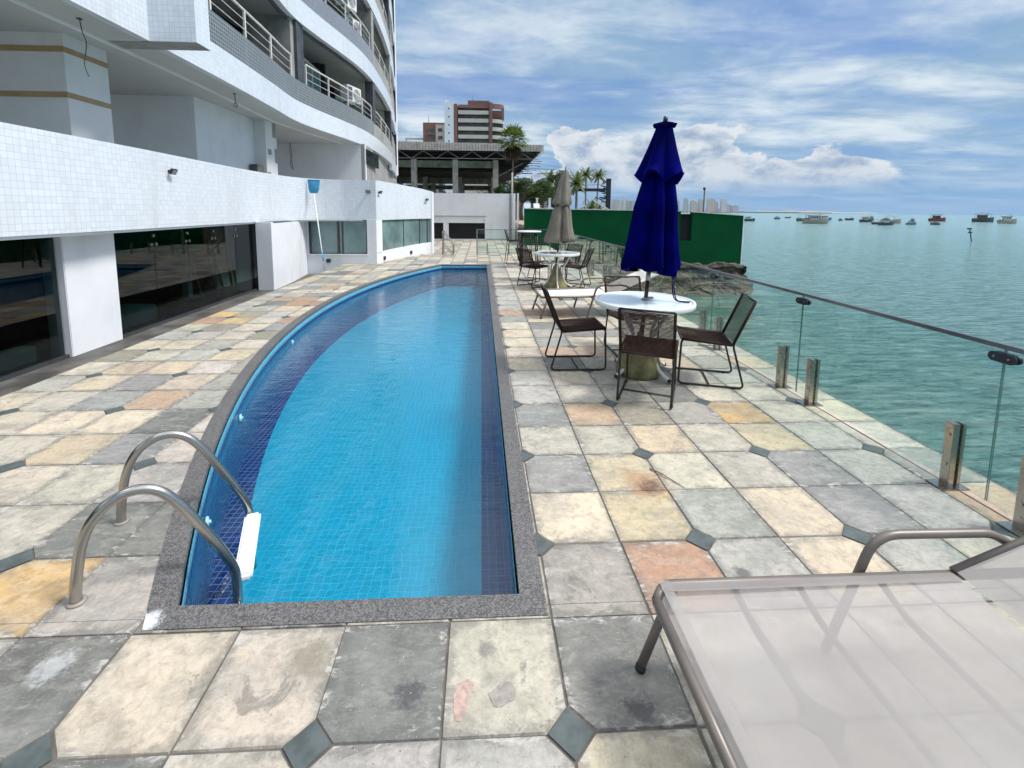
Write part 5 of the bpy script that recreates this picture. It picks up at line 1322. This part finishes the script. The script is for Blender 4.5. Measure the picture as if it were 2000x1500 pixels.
# ================================================================== ruined terminal with truss roof
tm = empty('derelict_terminal', (-3, 50, .9), label='derelict concrete hall with a corrugated truss roof beyond the white building', cat='building')
f = MB(); x = -16.0
while x < 5.2:
    f.box(x, x+.13, 40.0, 40.05, 6.70+.0*x, 7.42-.012*(x+8)); f.box(x+.13, x+.2, 40.02, 40.06, 6.70, 7.42-.012*(x+8)); x += .2
f.box(5.17, 5.22, 40.0, 64, 6.68, 7.26); pending_f = f
f = MB(); x = -16.0
while x < 5.2: f.box(x, x+.05, 39.96, 39.995, 6.71, 7.40-.012*(x+8)); x += .25
pending_r = f
simple('roof_metal', (.50, .49, .46), .6, .2, var=.2, sc=3, dirt=(.25, .2, .15)); rf_ = part('roof_fascia', pending_f, 'roof_metal', tm); part('fascia_ribs', pending_r, 'rusty_steel', rf_)
f = MB(); f.box(-16, 5.17, 40.07, 64, 6.95, 7.05); part('roof_deck', f, 'under_roof_shade', tm)
f = MB()
for k in range(13): f.beam((-16, 41+k*1.8, 6.72), (5.1, 41+k*1.8, 6.72), .09, .12)
for k in range(6): f.beam((-16, 46+k*3.4, 6.3), (5.1, 46+k*3.4, 6.3), .08, .1)
part('purlins', f, 'navy_steel', tm)
f = MB(); x = -15.5; up = True
while x < 4.6:
    x2 = x+1.05
    f.beam((x, 40.5, 6.70 if up else 6.05), (x2, 40.5, 6.05 if up else 6.70), .045, .05); x = x2+(.35 if up else 0)*0; up = not up
f.beam((-16, 40.5, 6.06), (5.0, 40.5, 6.10), .05, .05); part('truss', f, 'rusty_steel', tm)
for x in (-10, -6.0, -2.32, 1.30):
    for y in (41.8, 50.0, 58.0):
        f = MB(); wd_ = .24; f.box(x-wd_, x+wd_, y-.25, y+.25, .9, 6.1 if y < 45 else 5.2); part('column', f, 'concrete', tm)
f = MB(); f.box(-16, 1.55, 41.6, 42.0, 5.40, 6.0); part('edge_beam', f, 'mould_concrete', tm)
f = MB(); f.box(-16, 1.55, 49.9, 50.3, 4.5, 5.0); f.box(-16, 1.5, 58, 58.3, 4.2, 4.7); part('inner_beam', f, 'mould_concrete', tm); f = MB(); f.box(-16, 3.5, 43, 63, 5.15, 5.25); part('upper_floor', f, 'under_roof_shade', tm)  # inner beams and slab dark in colour for the shade under the roof
f = MB(); f.beam((1.4, 42, 4.6), (3.8, 42, 5.9), .06); part('brace', f, 'rusty_steel', tm)
rq = random.Random(3)
for k in range(9): f = MB(); f.beam((4.6-.15*k, 46+1.9*k, 6.55), (6.3+rq.uniform(-.6, .9)-.12*k, 46+1.9*k, 6.5+rq.uniform(-.15, .1)), .05); part('loose_batten', f, 'navy_steel', tm)
for k, (x0, x1, y, z) in enumerate([(-6, 1.2, 62, 2.9), (-5, 1.0, 66, 3.25), (-5.5, 1.4, 60, 2.35), (-3.5, 3.2, 70, 3.7)]):
    t = empty('slatted_fence', (x0, y, .9), label='pale horizontal slat fence seen through the derelict hall, %s' % ['second lowest', 'second highest', 'lowest', 'highest and farthest'][k], cat='fence', group='pale slat fences behind the derelict hall')
    f = MB(); f.box(x0, x1, y, y+.05, z, z+.16)
    part('rail', f, 'foam_white', t); f = MB()
    for q in range(5): f.box(x0+(x1-x0)*q/4-.05, x0+(x1-x0)*q/4+.05, y+.06, y+.12, .9, z+.16)
    part('post', f, 'foam_white', t)
# upturned white boats between the columns
for k, (x, y, L) in enumerate([(-4.3, 39.0, 2.0), (-1.2, 38.6, 2.6), (.6, 38.9, 1.8)]):
    t = empty('covered_dinghy', (x, y, 2.6), R(8*k-8), ['pale covered dinghy left of the middle column', 'long pale covered dinghy between two columns', 'small pale covered dinghy by the right column'][k], 'dinghy', 'pale dinghies behind the white building')
    f = MB()
    for i in range(13):
        a = i/12; r = math.sin(math.pi*min(.97, max(.03, a)))**.5
        for j in range(9): q = math.pi*j/8; f.v.append((-L/2+L*a, .45*r*math.cos(q), .32*r*math.sin(q)))
    for i in range(12):
        for j in range(8): q = i*9+j; f.face((q, q+9, q+10, q+1), smooth=True)
    f.build('cover', 'foam_white', t); f = MB(); f.tube([(-L/2, 0, 0), (L/2, 0, 0)], .05, 6); f.build('keel_bar', 'navy_steel', t)
f = MB(); f.box(-9, 3.2, 36.5, 40, .9, 2.55); tag(f.build('raised_yard', MC['ground_soil']), kind='structure')

# ================================================================== high-rises behind
hr1 = empty('apartment_tower', (-1, 170, 0), label='tall brick red tower with pale balcony bands and white stair shaft', cat='tower')
f = MB(); f.box(-9.9, 3.4, 171, 185, 0, 39.2); f.box(3.4, 8.0, 172.5, 185, 0, 35.5); part('core', f, 'tower_glass', hr1)
f = MB(); f.box(-9.9, -8.6, 169.4, 171, 0, 39.6); f.box(2.9, 4.0, 169.2, 171, 0, 40.3); f.box(4.0, 7.6, 175, 178, 33, 38.6); f.box(-8.3, 2.6, 169.6, 171, 38.3, 39.4); f.box(-4.9, 3.0, 171, 180, 39.2, 41.2); f.box(7.4, 8.3, 171, 173, 34.6, 38.8); part('brick_frame', f, 'brick_red', hr1)
cur = [(3.4+4.9*math.sin(q*math.pi/2/8), 169.5+3.2*(1-math.cos(q*math.pi/2/8))) for q in range(9)]
f = MB(); f.wall(cur, 38.2, 39.9, .6, 0, 1); part('curved_crown', f, 'brick_red', hr1)
for k in range(14):
    z = 36.6-k*2.85
    if z < 3: break
    f = MB(); f.box(-8.3, 2.6, 169.3, 170.4, z-.55, z+.75); 
    part('balcony_band', f, 'cream', hr1)
    if k:
        f = MB(); f.wall([(x, y) for x, y in cur], z-.55, z+.75, .6, 0, 1); part('balcony_band', f, 'cream', hr1)
f = MB(); f.box(-13.2, -9.95, 169.2, 176, 0, 40.1); f.box(-12.9, -12.4, 170, 171, 40.1, 41); sh_ = part('stair_shaft', f, 'pale_blue', hr1)
for k in range(13):
    f = MB(); f.box(-11.9, -11.4, 169.15, 169.2, 37.6-k*2.85, 38.1-k*2.85); part('window', f, 'tower_glass', sh_)
f = MB(); f.tube([(-3.2, 175, 41), (-3.2, 175, 46)], .08, 5); part('antenna', f, 'rusty_steel', hr1)
hr2 = empty('apartment_tower', (-17, 182, 0), label='shorter brick red block with cream bay behind the left end of the truss roof', cat='tower')
f = MB(); f.box(-22.5, -14.1, 182, 190, 0, 35.2); part('core', f, 'brick_red', hr2)
f = MB(); f.box(-17.6, -14.1, 181.5, 182, 0, 34.4); part('cream_bay', f, 'cream', hr2)
for k in range(11):
    z = 33.0-k*2.9
    f = MB(); f.box(-16.7, -15.0, 181.45, 181.5, z-1.3, z); part('window', f, 'tower_glass', hr2)
    f = MB(); f.box(-21.0, -17.8, 181.9, 182, z-1.6, z-.2); part('window', f, 'tower_glass', hr2)
    f = MB(); f.box(-21.0, -17.8, 181.6, 181.95, z-2.4, z-1.6); part('balcony', f, 'brick_red', hr2)
f = MB(); f.tube([(-20.5, 184, 35), (-20.5, 184, 38.5)], .12, 5); part('antenna', f, 'rusty_steel', hr2)
hr3 = empty('low_block', (-26, 186, 0), label='low pale roof block left of the brick red blocks', cat='building')
f = MB(); f.box(-30, -22.6, 186, 192, 0, 28.2); part('core', f, 'cream', hr3); f = MB(); f.box(-30, -22.6, 185.6, 186, 29.2, 29.9); f.box(-29.8, -29.4, 185.7, 186, 28.2, 29.2); f.box(-23, -22.7, 185.7, 186, 28.2, 29.2); part('roof_frame', f, 'cream', hr3)

# ================================================================== vegetation
def leaf_cluster(f, c, rad, nleaf, s, rg):
    for _ in range(nleaf):
        d = Vector((rg.gauss(0, 1), rg.gauss(0, 1), rg.gauss(0, 1)))
        if d.length < .01: continue
        d = d.normalized()*rad*rg.uniform(.35, 1)**.5
        p = Vector(c)+Vector((d.x, d.y, d.z*.72)); a = Vector((rg.gauss(0, 1), rg.gauss(0, 1), rg.gauss(0, .6))).normalized(); q = a.cross(Vector((rg.gauss(0, 1), rg.gauss(0, 1), rg.gauss(0, 1)))).normalized()
        l, w_ = s*rg.uniform(.7, 1.5), s*rg.uniform(.35, .6); b = len(f.v)
        f.v += [tuple(p-a*l/2), tuple(p+q*w_/2), tuple(p+a*l/2), tuple(p-q*w_/2)]; f.face((b, b+1, b+2, b+3))
def tree(x, y, z, h, r, label, seed, ncl=52, nl=120, s=.12, group='leafy trees behind the green wall', flat=.62):
    rg = random.Random(seed); t = empty('leafy_tree', (x, y, z), 0, label, 'tree', group)
    tr_ = MB(); hh = h*.5; tr_.tube(crom([(0, 0, 0), (rg.uniform(-.1, .1), 0, hh*.5), (rg.uniform(-.15, .15), 0, hh)], 3), [.14, .13, .12, .11, .10, .09, .08][:7], 8)
    f = MB(); tips = []
    for k in range(ncl):
        a = rg.uniform(0, 2*math.pi); q = rg.uniform(.1, 1)**.6; zz = rg.uniform(-.5, 1)
        rr_ = r*q*math.sqrt(max(.1, 1-max(0, zz)**2)); c = (rr_*math.cos(a), rr_*math.sin(a), h*.62+zz*h*.34*(1-.25*q)); tips.append(c)
        leaf_cluster(f, c, r*rg.uniform(.22, .34), nl, s, rg)
    for c in tips[::3]: tr_.tube([(0, 0, hh*.75), (c[0]*.5, c[1]*.5, (hh+c[2])/2), c], [.06, .04, .015], 5)
    tr_.build('trunk', 'bark', t); f.build('crown', 'leaf', t)
tree(3.05, 34, .9, 3.3, 1.25, 'broad green tree beside the thin palm trunk', 1)
tree(4.6, 35, .9, 3.1, 1.3, 'dark green tree right of the broad one, behind the green wall', 2)
tree(1.6, 33.0, .9, 2.7, .9, 'small tree half hidden behind the corner of the white building', 3, 22)
tree(6.9, 40, .9, 4.4, 1.2, 'tall loose tree behind the closed beige parasol', 4, 30)
tree(6.1, 37, .9, 2.3, .9, 'low bushy tree between the dark tree and the beige parasol', 12, 22)
tree(-5.0, 39.2, 2.4, 1.1, .9, 'low green bush below the left side of the derelict hall', 5, 14, 60, .10, 'bushes by the derelict hall')
tree(-3.1, 39.6, 2.4, .9, .5, 'small dark bush next to the middle column of the hall', 6, 8, 60, .10, 'bushes by the derelict hall')
tree(2.2, 58, .9, 4.6, 2.6, 'dark trees under the overhanging end of the roof', 7, 30, 70, .20)
tree(8.5, 62, .9, 5.0, 2.8, 'wide dark tree far behind the steel rods', 9, 30, 70, .22)
def palm(x, y, z, h, r, nf, label, seed, fan=False, group='palms beyond the walls', lean=0.0, skirt=0):
    rg = random.Random(seed); t = empty('palm_tree', (x, y, z), 0, label, 'palm tree', group)
    f = MB(); P = crom([(0, 0, 0), (lean*.3, 0, h*.4), (lean, 0, h)], 8); tw_ = .045 if fan else .10
    f.tube(P, [tw_*r-(.3*tw_*r)*k/len(P) for k in range(len(P))], 8)
    for k in range(int(h/.16)):
        q = P[min(len(P)-1, int(k*.16/h*len(P)))]; f.tube([(q.x, q.y, k*.16), (q.x, q.y, k*.16+.03)], tw_*r*1.06, 7, caps=False)
    f.build('trunk', 'bark' if fan else 'palm_trunk', t)
    def frond(f, a, el_, L, droop, wd, ns_=9, spread=1.0):
        d = Vector((math.cos(a)*math.cos(el_), math.sin(a)*math.cos(el_), math.sin(el_))); p = Vector((lean, 0, h)); pts = [p.copy()]
        for i in range(ns_): p = p+d*(L/ns_); d = (d+Vector((0, 0, -droop))).normalized(); pts.append(p.copy())
        if fan:
            f.tube(pts[:5], .012*r, 4, caps=False); c = pts[4]; dd = (pts[5]-pts[3]).normalized(); sd_ = dd.cross(Vector((0, 0, 1))).normalized(); upv = sd_.cross(dd)
            for k in range(15):
                q = (k-7)/7*1.45; v = (dd*math.cos(q)+sd_*math.sin(q)+upv*.18*rg.uniform(-1, 1)).normalized(); ll = L*.55*rg.uniform(.85, 1.1); w2 = wd*.5
                s3_ = v.cross(upv).normalized(); tip = c+v*ll-Vector((0, 0, ll*.12)); md = c+v*ll*.55; b = len(f.v); f.v += [tuple(c), tuple(md+s3_*w2), tuple(tip), tuple(md-s3_*w2)]; f.face((b, b+1, b+2, b+3))
        else:
            f.tube(pts, [.016*r*(1-.8*i/len(pts)) for i in range(len(pts))], 4, caps=False)
            for i in range(1, len(pts)*4):
                u_ = i/4; k = min(int(u_), len(pts)-2); c = pts[k].lerp(pts[k+1], u_-k); dd = (pts[k+1]-pts[k]).normalized(); sd_ = dd.cross(Vector((0, 0, 1)))
                if sd_.length < .05: sd_ = Vector((1, 0, 0))
                sd_.normalize(); ll = L*.30*math.sin(math.pi*min(1, (u_/len(pts))*.85+.12))*spread
                for s in (-1, 1):
                    v = (sd_*s+dd*.55-Vector((0, 0, .45*rg.uniform(.6, 1.4)))).normalized(); tip = c+v*ll; b = len(f.v); f.v += [tuple(c-dd*wd*.5), tuple(c+dd*wd*.5), tuple(tip)]; f.face((b, b+1, b+2))
    f = MB()
    for k in range(nf): frond(f, k*2.399+rg.uniform(-.2, .2), R(78-98*k/nf), r*rg.uniform(.85, 1.12), (.03+.07*k/nf) if fan else (.10+.10*k/nf), .055*r if fan else .045*r)
    f.build('crown', 'leaf_palm', t)
    if skirt:
        f = MB()
        for k in range(skirt): frond(f, k*2.399, R(-50-rg.uniform(0, 32)), r*rg.uniform(.6, 1.15), .22, .05*r)
        f.build('dead_fronds', 'leaf_dry', t)
palm(2.08, 30, .9, 5.15, 1.25, 40, 'fan palm with a shaggy green crown in front of the truss roof', 1, True, skirt=34, lean=-.02)
palm(13.75, 60, .9, 5.35, 1.25, 22, 'left palm of the distant pair beside the steel gantry', 3, group='distant pair of palms')
palm(15.25, 60, .9, 5.25, 1.25, 22, 'right palm of the distant pair, closest to the steel gantry', 4, group='distant pair of palms', lean=.15)
palm(9.4, 45, .9, 3.3, 1.4, 22, 'palm with hanging fronds just right of the closed beige parasol', 5)
palm(10.7, 44, .9, .9, 1.1, 20, 'low stubby palm with radiating fronds above the green wall', 6)
palm(12.2, 47, .9, .8, .9, 18, 'small low palm left of the navy gantry post', 8)
palm(6.9, 46, .9, 3.8, 1.2, 20, 'palm behind the tip of the closed beige parasol', 9)
# gantry and rods
ga = empty('steel_gantry', (12.5, 45, .9), label='navy steel gantry post with a horizontal beam above the green wall', cat='gantry')
f = MB(); f.box(12.42, 12.83, 45, 45.35, .9, 4.82); part('post', f, 'navy_steel', ga)
f = MB(); f.box(9.4, 12.3, 45.1, 45.3, 3.55, 3.85); part('beam', f, 'navy_steel', ga)
f = MB(); rq = random.Random(9)
for k in range(11): f.beam((12.1+rq.uniform(-.4, .15), 45.1, 2.6+k*.19), (12.45, 45.1, 2.5+k*.2+rq.uniform(-.15, .2)), .11)
f.beam((11.3, 45.1, 3.0), (12.45, 45.1, 2.45), .07); f.beam((9.5, 45.1, 4.1), (12.4, 45.1, 4.25), .03); part('bracket', f, 'navy_steel', ga)
tb_ = empty('leaning_timbers', (10.7, 42.5, .9), label='pale timbers leaning above the green wall beside the low palm', cat='timber'); f = MB(); f.beam((10.3, 42.5, 2.75), (12.0, 42.6, 1.75), .09, .12); f.beam((9.9, 42.5, 1.7), (9.5, 42.5, 2.6), .08); f.beam((9.2, 42.4, 1.7), (9.6, 42.4, 2.5), .07); part('plank', f, 'cap_stone', tb_)
rb = empty('rod_trellis', (5.5, 50, .9), label='thin dark rods and wires stretching right from the derelict roof', cat='trellis'); f = MB(); rq = random.Random(4)
for k in range(16):
    z = 4.9+rq.uniform(-.55, .95); x = rq.uniform(3.4, 8.4); f.beam((x, 50+rq.uniform(-2, 2), z), (x+rq.uniform(.5, 1.6), 50, z+rq.uniform(-.18, .18)), rq.uniform(.035, .09))
f.tube([(3.6, 50, 6.3), (9.4, 50, 5.95)], .02, 4); f.tube([(3.4, 50, 6.95), (9.6, 50, 6.2)], .012, 4); part('rods', f, 'navy_steel', rb)
f = MB()
for x in (3.9, 5.4, 7.2, 8.6): f.beam((x, 50, .9), (x+.1, 50, 5.3), .07)
part('posts', f, 'navy_steel', rb)
sk = empty('glazed_block', (7.2, 70, .9), label='small bluish louvred building behind the beige parasol', cat='building'); f = MB(); f.box(8.0, 10.2, 70, 73, .9, 5.3); part('core', f, 'tower_glass', sk)
f = MB()
for k in range(14): f.box(7.95, 10.25, 69.93, 70, 1.5+k*.28, 1.6+k*.28)
part('louvres', f, 'pale_blue', sk)
for k, (x, y) in enumerate([(2.2, 21.9), (2.62, 22.0)]):
    t = empty('plastic_chair', (x, y, 1.12), R(180+20*k), ['white plastic chair beyond the green wall, nearer its left end', 'second white plastic chair beyond the green wall'][k], 'chair', 'white plastic chairs beyond the green wall'); t.scale = (.7, .7, .75)
    f = MB(); f.box(-.22, .22, -.22, .22, .62, .66); f.build('seat', 'white_plastic', t)
    f = MB(); M = Matrix.Rotation(R(18), 4, 'X'); M.translation = Vector((0, .22, .66)); f.box(-.22, .22, 0, .03, 0, .46, 0, M); f.build('backrest', 'white_plastic', t)
    for a in (-.19, .19):
        for b_6 in (-.19, .19): f = MB(); f.tube([(a, b_6, 0), (a, b_6, .62)], .02, 6); f.build('leg', 'white_plastic', t)
for k, x in enumerate((3.05, 3.75, 4.6)):
    t = empty('white_post', (x, 25.0, .9), label=['white post left', 'white post middle', 'white post right'][k]+' under the trees behind the green wall', cat='post', group='white posts under the trees'); f = MB(); f.box(-.05, .05, -.05, .05, 0, 1.35); f.build('shaft', 'white_paint', t); f = MB(); f.box(-.07, .07, -.07, .07, 1.35, 1.40); f.build('cap', 'white_paint', t)

# ================================================================== sea air
f = MB(); f.box(-2600, 9500, -150, 9500, -3.6, 220)
mt, n = material('sea_air'); pv_n = n.new('ShaderNodeVolumePrincipled', {'Color': (.68, .86, 1.0, 1), 'Density': .00003, 'Anisotropy': .2})
o = n.n.new('ShaderNodeOutputMaterial'); n.l.new(pv_n.outputs[0], o.inputs[1]); MC['sea_air'] = mt
tag(f.build('haze', 'sea_air'), kind='stuff')
